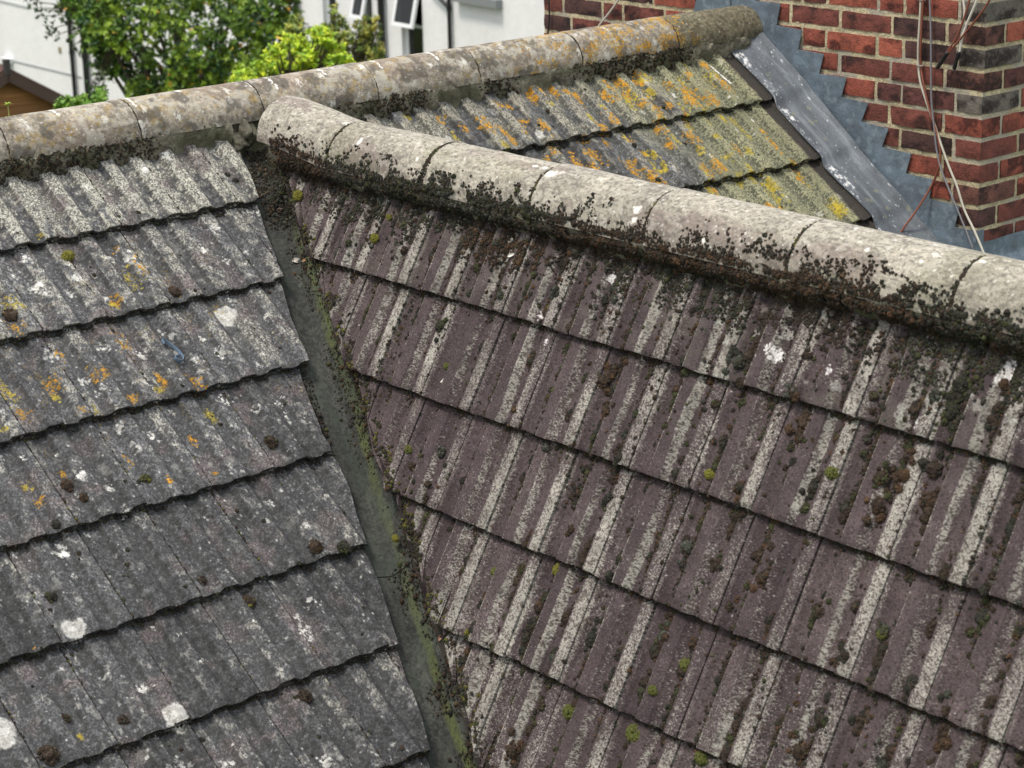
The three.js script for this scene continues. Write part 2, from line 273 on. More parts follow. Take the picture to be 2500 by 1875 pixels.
// boarding under the tiles and the slopes that face away
const board = new THREE.MeshStandardMaterial({ color: 0x2c2822, roughness: 1 });
const RA = { y: .027, z: -.096, r: .1 }, RB = { y: -.046, x: .063, r: .115 };
{
  const d = -.055;
  mesh(grid(1, 1, (a, b) => [L.at(-2 + 2.0 * a * 1 - (a ? .06 + .295 * (b * 2.4) : 0), b * 2.4, d).toArray(), a, b], true), board, 'roof_deck', mainRoof);
  mesh(grid(1, 1, (a, b) => [L.at(a ? 2.31 : .14 + .3 * b * 1.4, b * 1.4, d).toArray(), a, b], true), board, 'roof_deck', mainRoof);
  const bs = new THREE.MeshStandardMaterial({ color: 0x55524c, roughness: .95 });
  mesh(grid(1, 1, (a, b) => [[-2 + 4.31 * a, -.01 - 2.2 * sL / cL * b, -.12 - 2.2 * b], a, b]), bs, 'rear_slope', mainRoof);
  mesh(grid(1, 1, (a, b) => [R.at(a ? 3.66 : .06 + 1.157 * b * 1.95, b * 1.95, d).toArray(), a, b]), board, 'roof_deck', crossRoof);
  mesh(grid(1, 1, (a, b) => [[.1 + .85 * b * cR, -.02 - .85 * b * sR, a ? 3.66 : .06 + 1.0 * b * .85], a, b], true), bs, 'rear_slope', crossRoof);
}

// ------------------------------------------------------------------ ridge tiles
const PA = new Paint(2048, 256, -1.6, 2.4, 0, .36);           // u along the ridge, v round the back-to-front arc
PA.fill((x, v, c) => {
  const a = fbm(x * 7, v * 9, 4), b = n2(x * 110, v * 110), m = fbm(x * 34, v * 34, 3), g = n2(x * 380, v * 380);
  const w = 128 + 60 * (a - .5) + 46 * (b - .5) + 40 * (g - .5); c[0] = w * 1.03; c[1] = w * .975; c[2] = w * .88;
  mixc(c, 112, 94, 82, sstep(.5, .7, fbm(x * 5 + 9, v * 7 + 3, 3)) * .32); mixc(c, 138, 112, 58, sstep(.55, .72, n2(x * 60, v * 60) * .5 + fbm(x * 8, v * 10 + 40, 3) * .5) * .4);
  mixc(c, 172, 170, 160, sstep(.5, .68, m) * .55); mixc(c, 66, 62, 56, sstep(.58, .74, fbm(x * 19 + 7, v * 19, 3)) * .6);
  if (x > 1.86) mixc(c, 84 + 50 * (b - .5), 80 + 50 * (b - .5), 60 + 40 * (b - .5), .75);
});
for (let i = 0; i < 2600; i++) { const v = rr(.7, 1); PA.blob(rr(-1.6, 2.3), rr(0, .34), rr(.0014, .004), rnd() < .3 ? [60, 56, 50] : WHITE.map(q => q * v), rr(.5, 1), .9); }
for (let i = 0; i < 90; i++) PA.blob(rr(-1.6, 1.9), rr(.08, .34), rr(.005, .014), WHITE, rr(.35, .9), 1.2, 1.3);
for (const x of [-.37, -.62, .13, .33, .55, .78, .05]) { let y = rr(.12, .17); for (let i = 0; i < 22; i++) { y += rr(.002, .006); PA.blob(x + gauss() * .004, y, rr(.002, .006), [226, 226, 222], .9, 1); } }   // bird droppings
for (let i = 0; i < 60; i++) { const x = rr(-1.2, 1.0); PA.cluster(x, rr(.2, .33), 12, .02, .02, .0014, .004, [150, 122, 40], .55); }
for (let i = 0; i < 85; i++) { const x = 1.0 + .95 * Math.sqrt(rnd()); PA.cluster(x, rr(.13, .33), 20, .022, .018, .0018, .0055, rnd() < .6 ? ORANGE : [176, 130, 30], .85); }
const matRA = surfaceMat(PA, .0022);
const PB = new Paint(2048, 256, -.1, 3.7, 0, .4);
PB.fill((z, v, c) => {
  const a = fbm(z * 7 + 40, v * 9, 4), b = n2(z * 60, v * 150), m = fbm(z * 24, v * 44, 3), g = n2(z * 380, v * 380);
  const w = 140 + 44 * (a - .5) + 36 * (b - .5) + 40 * (g - .5); c[0] = w * 1.02; c[1] = w * .985; c[2] = w * .905;
  mixc(c, 104, 90, 86, sstep(.52, .72, fbm(z * 5 + 19, v * 10 + 3, 3) + 1.9 * (v - .285)) * .45);   // mauve coat left low on the side
  mixc(c, 104, 104, 78, sstep(.55, .75, fbm(z * 6 + 70, v * 8, 3)) * .22);
  mixc(c, 176, 172, 162, sstep(.55, .72, m) * .35); mixc(c, 78, 76, 70, sstep(.64, .78, n2(z * 130, v * 160 + 5)) * .45);
});
for (let i = 0; i < 1200; i++) PB.blob(rr(0, 3.6), rr(.02, .38), rr(.001, .003), [70, 66, 58], rr(.4, .9), .9);
for (let i = 0; i < 2000; i++) PB.blob(rr(0, 3.6), rr(.02, .38), rr(.0014, .004), [206, 206, 200], rr(.4, .95), .9, rr(.7, 1.2));
for (let i = 0; i < 120; i++) PB.blob(rr(0, 3.6), rr(.05, .26), rr(.005, .014), [208, 208, 202], rr(.3, .8), 1.2, .6);
const onB = (px, py) => { const r = rayDir(px, py), o = camera.position, dx = o.x - RB.x, dy = o.y - RB.y, a = r.x * r.x + r.y * r.y, b = dx * r.x + dy * r.y, c = dx * dx + dy * dy - RB.r * RB.r, q = b * b - a * c; if (q < 0) return null; const t = (-b - Math.sqrt(q)) / a, p = r.multiplyScalar(t).add(o); return [p.z, .01 + Math.atan2(p.y - RB.y, p.x - RB.x) * RB.r]; };
for (const [px, py, r, e] of [[1345, 427, .020, .75], [1332, 410, .012, .5], [1556, 512, .014, 1], [1550, 538, .011, 1], [1308, 406, .012, .5], [2118, 612, .007, 1], [2090, 560, .006, 1], [1720, 588, .007, 1.3], [880, 345, .008, 2], [1020, 390, .006, 1.4], [2400, 640, .01, .7], [2250, 640, .006, 1]]) { const q = onB(px, py); if (q) { PB.blob(q[0], q[1], r, [224, 223, 216], .95, .7, e); PB.blob(q[0], q[1], r * .7, [230, 230, 224], .8, .5, e); } }
const matRB = surfaceMat(PB, .002);

// half-round cover: axis along e, arc measured from the far rim (0) to the near rim (pi)
function ridgeTile(frame, P, mat, t0, t1, r, parent, arc0 = 0) {
  const T = .016, NA = 30, NB = 8, tilt = rr(-.004, .004), tl2 = rr(-.004, .004), ph = rnd() * 90, dr = rr(0, .003), parts = [];
  const pt = (f, th, rad, o) => { const t = t0 + (t1 - t0) * f, k = rad + dr + .0022 * (n2(t * 24 + ph, th * 5) - .5) + .002 * (n2(t * 90 + ph, th * 18) - .5); return frame(t + o, -Math.cos(th) * k + tilt * (f - .5), Math.sin(th) * k + tl2 * (f - .5)); };
  const prof = [[.0, -.003], [.008, 0], [.25, 0], [.5, 0], [.75, 0], [.992, 0], [1, -.003]];
  const ed = (f, th) => (f === 0 || f === 1) ? (n2(th * 9 + ph, f * 7) - .5) * .005 : 0;
  const fs = [0, .01, .14, .28, .42, .56, .7, .85, .99, 1];
  parts.push(grid(fs.length - 1, NA, (a, b) => { const f = fs[Math.round(a * (fs.length - 1))], th = -.04 + (Math.PI + .08) * b, q = P.uv(t0 + (t1 - t0) * f, arc0 + th * r); return [pt(f, th, r - (f === 0 || f === 1 ? .003 : 0), ed(f, th)).toArray(), q[0], q[1]]; }));
  for (const f of [0, 1]) parts.push(grid(1, NA, (a, b) => { const th = -.04 + (Math.PI + .08) * b, q = P.uv(t0 + (t1 - t0) * f, arc0 + th * r); return [pt(f, th, r - .003 - a * (T - .003), ed(f, th)).toArray(), q[0], q[1]]; }, f === 0));
  for (const th of [-.04, Math.PI + .04]) parts.push(grid(NB, 1, (a, b) => { const q = P.uv(t0 + (t1 - t0) * a, arc0 + th * r); return [pt(a, th, r - b * T, 0).toArray(), q[0], q[1]]; }, th < 1));
  mesh(mergeGeometries(parts), mat, 'ridge_tile', parent);
}
const frameA = (t, side, up) => V(t, RA.y + up, RA.z + side);          // side + : towards the near slope
const frameB = (t, side, up) => V(RB.x - side, RB.y + up + .034 * sstep(.5, .1, t), t);   // the first cover is bedded up against the main ridge
const jointsA = [-1.70, -1.26, -.815, -.385, .055, .497, .925, 1.39, 1.86, 2.305];
const jointsB = [.105, .462, .893, 1.345, 1.77, 2.24, 2.708, 3.16, 3.62];
for (let i = 0; i + 1 < jointsA.length; i++) ridgeTile(frameA, PA, matRA, jointsA[i] + .002, jointsA[i + 1] - .002, RA.r, mainRoof, .01);
for (let i = 0; i + 1 < jointsB.length; i++) ridgeTile(frameB, PB, matRB, jointsB[i] + .002, jointsB[i + 1] - .002, RB.r, crossRoof, .01);

// mortar: a core under the ridge tiles that shows in the joints, and the bedding under each rim
const PM = new Paint(512, 512, 0, 1, 0, 1);
PM.fill((x, y, c) => { const a = fbm(x * 12, y * 12, 4), g = n2(x * 300, y * 300), b = n2(x * 70, y * 70), v = 112 + 60 * (a - .5) + 50 * (g - .5) + 34 * (b - .5); c[0] = v; c[1] = v * .975; c[2] = v * .85; mixc(c, 82, 84, 62, sstep(.5, .7, fbm(x * 9 + 30, y * 9, 3)) * .6); });
const matMortar = surfaceMat(PM, .004);
function bedding(parent, t0, t1, n, fn) { mesh(grid(n, 8, (a, b) => { const t = t0 + (t1 - t0) * a, p = fn(t, b); return [p.toArray(), t, b * .12]; }, true), matMortar, 'mortar_bed', parent); }
const lump = (t, k, o) => (n2(t * k + o, o * 3.1) - .5);
function bedA(t, b, S) { // from inside the rim down on to the tile tops
  const ff = (t - S.u0) / W, foot = .010 - 1.3 * prof((ff - Math.floor(ff)) * W) + .014 * lump(t, 9, 5) + .012 * lump(t, 31, 7), p0 = V(t, RA.y + .002, RA.z + RA.r - .004), q = L.at(t, foot, surf(S, t, foot) - .004);
  const p = p0.clone().lerp(q, b); const bulge = Math.sin(Math.PI * clamp(b * .9 + .1, 0, 1)) * (.008 + .020 * lump(t, 16, 2)) + .012 * (n2(t * 60, b * 5) - .5) + .007 * (n2(t * 150, b * 11) - .5); return p.add(V(0, bulge * .5, bulge * .85));
}
bedding(mainRoof, -1.75, -.07, 420, (t, b) => bedA(t, b, L));
bedding(mainRoof, .14, 2.25, 520, (t, b) => bedA(t, b, C));
bedding(crossRoof, .16, 3.6, 420, (t, b) => {
  const foot = .098 + .03 * lump(t, 8, 15) + .024 * lump(t, 27, 17), p0 = frameB(t, RB.r - .006, .001), q = R.at(t, foot, surf(R, t, foot) - .004);
  const p = p0.lerp(q, b), bulge = Math.sin(Math.PI * clamp(b * .9 + .1, 0, 1)) * (.010 + .014 * lump(t, 14, 12)) + .007 * (n2(t * 55, b * 6 + 9) - .5); return p.add(V(-bulge, bulge * .3, 0));
});
{ // solid mortar filling under the ridges
  const half = (frame, t0, t1, r, parent) => mesh(grid(24, 18, (a, b) => { const th = Math.PI * b; return [frame(t0 + (t1 - t0) * a, -Math.cos(th) * r, Math.sin(th) * r - .004).toArray(), (t0 + (t1 - t0) * a), b * .3]; }), matMortar, 'mortar_core', parent);
  half(frameA, -1.7, 2.3, RA.r - .008, mainRoof); half(frameB, .115, 3.62, RB.r - .008, crossRoof);
  { const g = new THREE.BoxGeometry(.42, .34, .16, 40, 30, 6), p = g.attributes.position; for (let i = 0; i < p.count; i++) p.setZ(i, p.getZ(i) + .014 * (n2(p.getX(i) * 30 + 3, p.getY(i) * 30) - .5)); g.computeVertexNormals(); mesh(g, matMortar, 'mortar_fill', mainRoof).position.set(.05, -.135, -.09); }
  // mortar lump where the two ridges meet, above the head of the valley
  const g = new THREE.SphereGeometry(.05, 28, 20), p = g.attributes.position; for (let i = 0; i < p.count; i++) { const v = V(p.getX(i), p.getY(i), p.getZ(i)), k = 1 + .9 * (n2(v.x * 34 + 4, v.y * 34 + v.z * 30) - .5) + .4 * (n2(v.x * 90, v.y * 90 + v.z * 70) - .5); p.setXYZ(i, v.x * k * .8, v.y * k * .75, v.z * k * .8); } g.computeVertexNormals();
  const m = mesh(g, matMortar, 'mortar_lump', crossRoof); m.position.set(-.03, -.02, .0);
}

// ------------------------------------------------------------------ valley gutter
const vd = new THREE.Vector3().crossVectors(NL, NR).normalize(); if (vd.y > 0) vd.negate();
const wingL = new THREE.Vector3().crossVectors(vd, NL); if (wingL.x > 0) wingL.negate();
const wingR = new THREE.Vector3().crossVectors(vd, NR); if (wingR.dot(wingL) > 0 || wingR.x < 0) { if (wingR.x < 0) wingR.negate(); }
const VDROP = .058, nn = 1 + NL.dot(NR), vbase = NL.clone().add(NR).multiplyScalar(-VDROP / nn);
const PV = new Paint(512, 2048, -.2, .2, 0, 3.2);
PV.fill((w, t, c) => {
  const a = fbm(w * 22, t * 9, 4), b = n2(w * 140, t * 140), g = n2(w * 420, t * 420);
  const v = 49 + 36 * (a - .5) + 26 * (b - .5) + 24 * (g - .5); c[0] = v * .97; c[1] = v; c[2] = v * .95;
  mixc(c, 82, 92, 44, sstep(.022, .0, Math.abs(w - .048 - .02 * (n2(t * 3, 4) - .5)) - .03 * (fbm(w * 40, t * 16, 3) - .35)) * (.35 + .75 * n2(t * 5, 8)) * (.6 + .4 * b));  // green algae along the cross-roof side
  mixc(c, 66, 74, 62, sstep(.56, .74, fbm(w * 30 + 9, t * 14, 3)) * .4);
  mixc(c, 48, 56, 48, sstep(.55, .72, fbm(w * 16 + 40, t * 7, 3)) * .5);
});
for (let i = 0; i < 900; i++) { const w = rr(-.1, .13), t = rr(.1, 3.1); if (rnd() < .12) PV.blob(w, t, rr(.005, .009), [104, 112, 100], .5, .6); PV.blob(w, t, rr(.0015, .006), [36, 40, 34], .9, 1); }
const matValley = surfaceMat(PV, .0018, .95);
const valley = thing('valley_gutter', 'grey green algae stained valley gutter between the grey and mauve slopes', 'gutter');
const valleyPt = (t, w, lift = 0) => {
  const p = vd.clone().multiplyScalar(t).add(vbase), r = .018, a = Math.abs(w), wing = w < 0 ? wingL : wingR;
  p.addScaledVector(wing, a); const rnd2 = a < r ? (r - a) * (r - a) / (2 * r) : 0; p.addScaledVector(NL.clone().add(NR).normalize(), rnd2 * .9 + lift); return p;
};
const lapT = (() => { let best = 9, bt = 2; for (let t = .5; t < 3; t += .01) { const q = valleyPt(t, 0).project(camera), y = (1 - q.y) / 2 * 1875; if (Math.abs(y - 1408) < best) { best = Math.abs(y - 1408); bt = t; } } return bt; })();
for (const [a, b, lift] of [[.06, lapT, .0035], [lapT - .08, 3.1, 0]]) {
  mesh(grid(24, 60, (i, j) => { const w = -.13 + .29 * i, t = a + (b - a) * j + (j === 1 && lift ? .004 * (n2(i * 6, 2) - .5) : 0), q = PV.uv(w, t); return [valleyPt(t, w, lift + .0015 * (n2(w * 40, t * 9) - .5)).toArray(), q[0], q[1]]; }), matValley, 'valley_sheet', valley);
}

// ------------------------------------------------------------------ brick chimney
const WX = 2.31, FZ = 1.01, CH = .079, YC0 = .115;
const PBk = [0, 1].map(q => {
  const P = new Paint(512, 512, 0, .5, 0, .5);
  P.fill((x, y, c) => {
    const a = fbm(x * 16 + q * 40, y * 16, 4), b = n2(x * 90, y * 90), g = n2(x * 330, y * 330); let v = 205 + 110 * (a - .5) + 44 * (b - .5) + 40 * (g - .5); c[0] = v; c[1] = v * .98; c[2] = v * .97;
    mixc(c, q ? 70 : 96, q ? 56 : 74, q ? 58 : 72, sstep(q ? .5 : .58, .74, fbm(x * 13 + 9, y * 20 + q * 13, 3)) * .8);
    mixc(c, 225, 215, 210, sstep(.7, .8, n2(x * 150 + 60, y * 90)) * .55);
  }); return P;
});
const brickTex = PBk.map(p => surfaceMat(p, .003, .85));
const brickMat = (col, q = 0) => { const m = brickTex[q].clone(); m.color.set(col); return m; };
const BM = { red: brickMat(0x9a5242), bright: brickMat(0xae604c), deep: brickMat(0x80483e, 1), plum: brickMat(0x70433f, 1), dark: brickMat(0x5a3c39, 1), grey: brickMat(0x74706a, 1), brown: brickMat(0x7a5148, 1) };
const chimney = thing('brick_chimney', 'red brick chimney stack with sandy mortar rising beside the lichened roof', 'chimney');
function brickGeo(dx, dy, dz) {
  const g = new THREE.BoxGeometry(dx, dy, dz, 4, 3, Math.max(4, Math.round(dz / .03))), p = g.attributes.position, uv = g.attributes.uv, nrm = g.attributes.normal, o = rnd() * 5, q = rnd() * 5;
  for (let i = 0; i < p.count; i++) {
    let x = p.getX(i), y = p.getY(i), z = p.getZ(i); const nx = Math.abs(nrm.getX(i)) > .5, nz = Math.abs(nrm.getZ(i)) > .5;
    uv.setXY(i, ((nx ? z : x) + o) / .5, ((nx || nz ? y : z) + q) / .5);
    const ex = dx / 2 - Math.abs(x) < 1e-4, ey = dy / 2 - Math.abs(y) < 1e-4, ez = dz / 2 - Math.abs(z) < 1e-4, cnt = ex + ey + ez, k = .0008 + .0045 * n2(x * 70 + o * 9, y * 70 + z * 60 + q * 9) * (cnt > 1 ? 1 : .25);
    if (ex) x -= Math.sign(x) * k * (cnt > 1 ? .9 : .4); if (ey) y -= Math.sign(y) * k * (cnt > 1 ? .8 : .3); if (ez) z -= Math.sign(z) * k * (cnt > 1 ? .8 : .3);
    p.setXYZ(i, x, y, z);
  }
  g.computeVertexNormals(); return g;
}
const roofY = z => z > -.096 ? -.7777 * z : -.7777 * (-.192 - z);
function brick(x0, x1, n, z0, z1, kind) {
  const y = YC0 + CH * n; if (y + CH / 2 < roofY((z0 + z1) / 2) - .08 && x0 < 2.4) return;
  const J = .0055; const m = mesh(brickGeo(x1 - x0 - (x0 > WX + .01 ? 2 * J : J), CH - .0125 + rr(-.0015, .0015), z1 - z0 - (z1 > FZ - .01 ? J : 2 * J)), BM[kind], 'brick', chimney);
  m.position.set((x0 + x1) / 2 + (x0 > WX + .01 ? 0 : -J / 2) + rr(-.001, .002), y + rr(-.001, .001), (z0 + z1) / 2 + (z1 > FZ - .01 ? J / 2 : 0) + rr(-.0015, .0015)); m.rotation.set(rr(-.006, .006), rr(-.006, .006), 0);
}
const COLS = { // colours as they are in the photograph, from the corner towards the ridge
  1: ['grey', 'red', 'red', 'bright', 'deep'], 0: ['brown', 'dark', 'deep', 'deep', 'red', 'red'], '-1': ['grey', 'dark', 'bright', 'bright', 'red'], '-2': ['brown', 'deep', 'deep', 'red'],
  '-3': ['grey', 'plum', 'plum', 'red', 'red'], '-4': ['red', 'deep', 'deep', 'red'], '-5': ['deep', 'dark', 'deep', 'red'], '-6': ['deep', 'red'], '-7': ['brown', 'red'], '-8': ['dark', 'deep'],
};
const FRONT = { 1: ['plum'], 0: ['bright', 'red'], '-1': ['bright'], '-2': ['plum', 'red'], '-3': ['red', 'red'], '-4': ['red', 'deep'], '-5': ['plum', 'red'], '-6': ['red', 'deep'], '-7': ['bright', 'red'], '-8': ['deep', 'red'], '-9': ['deep', 'red'] };
const RK = ['red', 'deep', 'plum', 'bright', 'deep', 'red', 'dark'];
for (let n = -9; n <= 5; n++) {
  const even = ((n % 2) + 2) % 2 === 0, ends = [FZ];
  if (even) { for (let z = .842; z > -1.2; z -= .2385) ends.push(z); } else { let z = .892, k = 0; while (z > -1.2) { ends.push(z); z -= k++ % 2 ? .118 : .236; } }
  ends.push(-1.24);
  for (let i = 0; i + 1 < ends.length; i++) {
    const kind = COLS[n]?.[i] || RK[Math.floor(hash1(n + 20, i + 5) * RK.length)];
    brick(WX, i === 0 ? (even ? WX + .112 : WX + .217) : WX + .105, n, ends[i + 1], ends[i], kind);
  }
  let x = even ? WX + .112 : WX + .217, k = even ? 0 : 1, i = 0;
  while (x < 3.0) { const w = even ? (k === 0 ? .236 : .236) : (k % 2 ? .118 : .236); k++; brick(x, x + w, n, FZ - .105, FZ, FRONT[n]?.[i] || RK[Math.floor(hash1(n + 60, i + 9) * RK.length)]); x += w; i++; }
}
{
  const P = new Paint(512, 512, 0, .5, 0, .5); P.fill((x, y, c) => { const a = fbm(x * 14, y * 14, 3), g = n2(x * 420, y * 420), b = n2(x * 130, y * 130), v = 170 + 50 * (a - .5) + 60 * (g - .5) + 34 * (b - .5); c[0] = v * 1.02; c[1] = v * .96; c[2] = v * .79; mixc(c, 150, 146, 138, sstep(.5, .66, fbm(x * 8 + 9, y * 8, 2)) * .6); });
  const m = surfaceMat(P, .004), g = new THREE.BoxGeometry(.9, 1.5, 2.238, 1, 1, 1), p = g.attributes.position, uv = g.attributes.uv, nr = g.attributes.normal;
  for (let i = 0; i < p.count; i++) uv.setXY(i, (Math.abs(nr.getX(i)) > .5 ? p.getZ(i) : p.getX(i)) * 2, p.getY(i) * 2);
  mesh(g, m, 'mortar', chimney).position.set(WX + .006 + .45, -.15, (FZ - .006) - 1.119);
}

// ------------------------------------------------------------------ lead flashings
const PLd = new Paint(1024, 1024, 0, 1.4, 0, 1.4);
PLd.fill((x, y, c) => {
  const a = fbm(x * 7, y * 7, 4), b = fbm(x * 26, y * 26, 3), g = n2(x * 240, y * 240), st = fbm(x * 9 + 30, y * 44, 3), v = 112 + 26 * (a - .5) + 30 * (b - .5) + 26 * (st - .5) + 16 * (g - .5); c[0] = v * .90; c[1] = v * 1.02; c[2] = v * 1.13;
  mixc(c, 150, 166, 176, sstep(.55, .75, fbm(x * 40 + 20, y * 40, 4)) * .4); mixc(c, 82, 88, 94, sstep(.55, .72, fbm(x * 16 + 60, y * 22 + 9, 4)) * .35);
});
for (let i = 0; i < 130; i++) PLd.blob(rr(0, 1.4), rr(0, 1.4), rr(.001, .0025), [220, 226, 230], rr(.4, .9), .9);
for (let i = 0; i < 26; i++) PLd.blob(rr(0, 1.4), rr(0, 1.4), rr(.004, .010), [138, 140, 122], .8, 1, 1.3);
const matLead = surfaceMat(PLd, .0009, .52, { metalness: .15, side: THREE.DoubleSide });
const lineY = z => -.7777 * z + .034;
const teeth = [[[-.02, .226], [-.04, .147]], [[.087, .147], [.068, .066]], [[.195, .06], [.177, -.012]], [[.301, -.017], [.28, -.09]], [[.41, -.09], [.389, -.162]], [[.514, -.171], [.485, -.24]], [[.61, -.25], [.583, -.32]], [[.717, -.325], [.694, -.4]], [[.815, -.403], [.803, -.475]], [[.936, -.479], [.919, -.557]]];
function leadShape(pts, x, name, parent) {
  const sh = new THREE.Shape(pts.map(p => new THREE.Vector2(-p[0], p[1]))), g = new THREE.ExtrudeGeometry(sh, { depth: .003, bevelEnabled: false, curveSegments: 2 }), uv = g.attributes.uv, p = g.attributes.position;
  for (let i = 0; i < p.count; i++) uv.setXY(i, (p.getX(i) + 1) / 1.4, (p.getY(i) + .9) / 1.4);
  g.rotateY(Math.PI / 2); const m = mesh(g, matLead, name, parent); m.position.x = x; return m;
}
// (rotateY(90deg) turns the shape's x = -z into world z)
const flash = thing('stepped_flashing', 'blue grey lead flashing stepped down the brick courses of the chimney', 'flashing');
{
  const pts = [[-.16, lineY(-.05) + .02], [-.16, .226]];
  for (const [a, b] of teeth) { pts.push(a, b); }
  pts.push([.919, -.557], [1.013, -.557], [1.013, lineY(1.0)]); for (let z = .95; z > -.08; z -= .05) pts.push([z, lineY(z) + .004 * (n2(z * 20, 1) - .5)]);
  leadShape(pts, WX - .0075, 'stepped_sheet', flash);
  const q = [[-.165, .09], [-.165, .226], [-.24, .226], [-.255, .147], [-.34, .147], [-.36, .068], [-.44, .066], [-.45, -.01], [-.52, -.01], [-.56, -.3], [-.3, -.08]];
  leadShape(q, WX - .0075, 'rear_sheet', flash);
}
const PCv = new Paint(512, 1536, 2.1, 2.4, -.1, 1.4);
PCv.fill((x, y, c) => { const a = fbm(x * 8, y * 3, 4), st = fbm(x * 55 + 3, y * 5, 4), b = fbm(x * 40, y * 30, 3), g = n2(x * 300, y * 260), v = 92 + 30 * (a - .5) + 34 * (st - .5) + 24 * (b - .5) + 14 * (g - .5); c[0] = v * .94; c[1] = v * 1.01; c[2] = v * 1.08; mixc(c, 146, 152, 156, sstep(.58, .74, st) * .35); });
for (let i = 0; i < 240; i++) { const e = rnd() < .5; PCv.blob(e ? 2.14 + Math.abs(gauss()) * .02 : rr(2.13, 2.3), rr(-.02, 1.2), rr(.001, .0035), [222, 226, 228], rr(.4, .95), .9, rr(1, 3)); }
for (const y of [.03, .06, .09, .33, .36, .62, .66, .7, .95]) for (let k = 0; k < 9; k++) PCv.blob(2.16 + gauss() * .015, y + gauss() * .014, rr(.002, .006), [226, 228, 228], .85, 1, 1.6);   // bird lime
for (let i = 0; i < 22; i++) PCv.blob(rr(2.17, 2.3), rr(.1, 1.2), rr(.004, .010), [126, 128, 104], .8, 1, 1.3);
const matCover = surfaceMat(PCv, .0012, .5, { metalness: .15, side: THREE.DoubleSide });
const cover = thing('lead_cover_strip', 'sloping lead strip dressed over the tiles at the foot of the brick chimney', 'flashing');
mesh(grid(10, 90, (a, b) => {
  const s = -.015 + 1.25 * b, x = 2.137 + .008 * (n2(s * 9, 4) - .5) + (WX - .012 - 2.137) * a, k = Math.max(1, Math.ceil((s - L.s0) / L.g)), f = (s - L.s0) / L.g - (k - 1);
  const stp = -L.step * (1 - f) - (f < .12 ? (0) : 0), sm = -L.step * (1 - f) + L.step * sstep(.14, 0, f) * (1 - f) * .9;
  const h = sm * (1 - .7 * a) + .004 + .034 * a * a + .0035 * (n2(x * 25, s * 9) - .5) + (a < .12 ? -.002 : 0); void stp;
  const q = PCv.uv(x, s); return [L.at(x, s, h).toArray(), q[0], q[1]];
}, true), matCover, 'lead_sheet', cover);
const apron = thing('lead_apron', 'pale blue lead apron along the front foot of the brick chimney', 'flashing');
mesh(grid(30, 12, (a, b) => { // up the front face, then out over the roof
  const x = WX - .03 + .75 * a, t = b * .34, y0 = -.60, bend = .085; const up = Math.max(0, bend - t), out = Math.max(0, t - bend);
  const y = y0 - Math.min(t, bend) - out * .62 + .004 * (n2(x * 18, t * 12) - .5), z = FZ + .008 + out * .79 + .003 * (n2(x * 24, t * 9 + 5) - .5); void up; return [[x, y, z], x / 1.4, t / 1.4];
}, true), matLead, 'lead_sheet', apron);
{ const g = new THREE.BoxGeometry(.036, .2, .004); const m = mesh(g, matLead, 'corner_piece', apron); m.position.set(WX + .0125, -.655, FZ + .0045); }

// ------------------------------------------------------------------ cables on the chimney
const NW = V(1, 0, 0);
function cable(pts, r, colour, off, label, rough = .5) {
  const v = pts.map(([u, w, o]) => { const p = hit(u, w, NW, WX - (o ?? off)); return p; });
  const g = new THREE.TubeGeometry(new THREE.CatmullRomCurve3(v), v.length * 14, r, 8);
  return tag(mesh(g, new THREE.MeshStandardMaterial({ color: colour, roughness: rough }), 'cable'), label, 'cable');
}
cable([[2249, -80], [2248, 0], [2245, 60], [2242, 110], [2242, 158, .012], [2247, 200], [2259, 240], [2271, 275], [2280, 300], [2297, 351], [2317, 407], [2336, 454], [2354, 511], [2377, 560], [2393, 597], [2410, 640]], .0042, 0xb9b5a8, .016, 'long white cable clipped to the chimney bricks and running down past the corner');
cable([[2256, -80], [2254, 0], [2250, 60], [2248, 110], [2248, 160, .012], [2254, 200], [2265, 250], [2278, 295], [2291, 341], [2296, 386], [2290, 415], [2275, 452], [2243, 505, .05], [2205, 559, .09], [2170, 610, .12]], .0040, 0x7a4636, .018, 'long brown cable that swings off the chimney bricks across the lead flashing');
cable([[2268, -80], [2270, 0], [2272, 60], [2273, 130], [2273, 200], [2275, 260], [2281, 312], [2286, 361], [2297, 411], [2315, 458], [2338, 513], [2358, 562], [2369, 591], [2385, 630]], .0034, 0x77777c, .02, 'thin grey cable hanging straight down the chimney bricks');
cable([[2350, -80], [2352, 0], [2355, 27], [2353, 49], [2349, 78], [2342, 126]], .0042, 0xc4c0b4, .022, 'short white cable with the straighter drop into a black end cap');
cable([[2400, -80], [2385, 0], [2376, 22], [2360, 60], [2350, 90], [2343, 126]], .0042, 0xc8c4ba, .03, 'short white cable curving in from the chimney corner to a black end cap');
cable([[2385, -80], [2367, 0], [2352, 49], [2334, 93], [2313, 127]], .0036, 0x7b4838, .03, 'short brown cable crossing behind the white ones to a black end cap');
cable([[2445, -70], [2416, 0], [2389, 40], [2350, 88], [2316, 129]], .0036, 0x74402f, .036, 'short brown cable slanting from beyond the chimney corner to a black end cap');
function cap(a, b, off, label) {
  const p = hit(a[0], a[1], NW, WX - off), q = hit(b[0], b[1], NW, WX - off + .004), d = q.clone().sub(p), l = d.length();
  const g = new THREE.LatheGeometry([[0, 0], [.0062, 0], [.0072, l * .1], [.0072, l * .45], [.006, l * .48], [.006, l * .55], [.0074, l * .6], [.0068, l * .97], [0, l]].map(k => new THREE.Vector2(...k)), 12);
  const m = mesh(g, new THREE.MeshStandardMaterial({ color: 0x15171b, roughness: .45 }), 'cable_end'); m.position.copy(p); m.quaternion.setFromUnitVectors(V(0, 1, 0), d.normalize()); tag(m, label, 'cable end');
}
cap([2314, 127], [2288, 167], .033, 'black end cap on the pair of short brown cables'); cap([2341.5, 126], [2329, 170], .026, 'black end cap on the pair of short white cables');
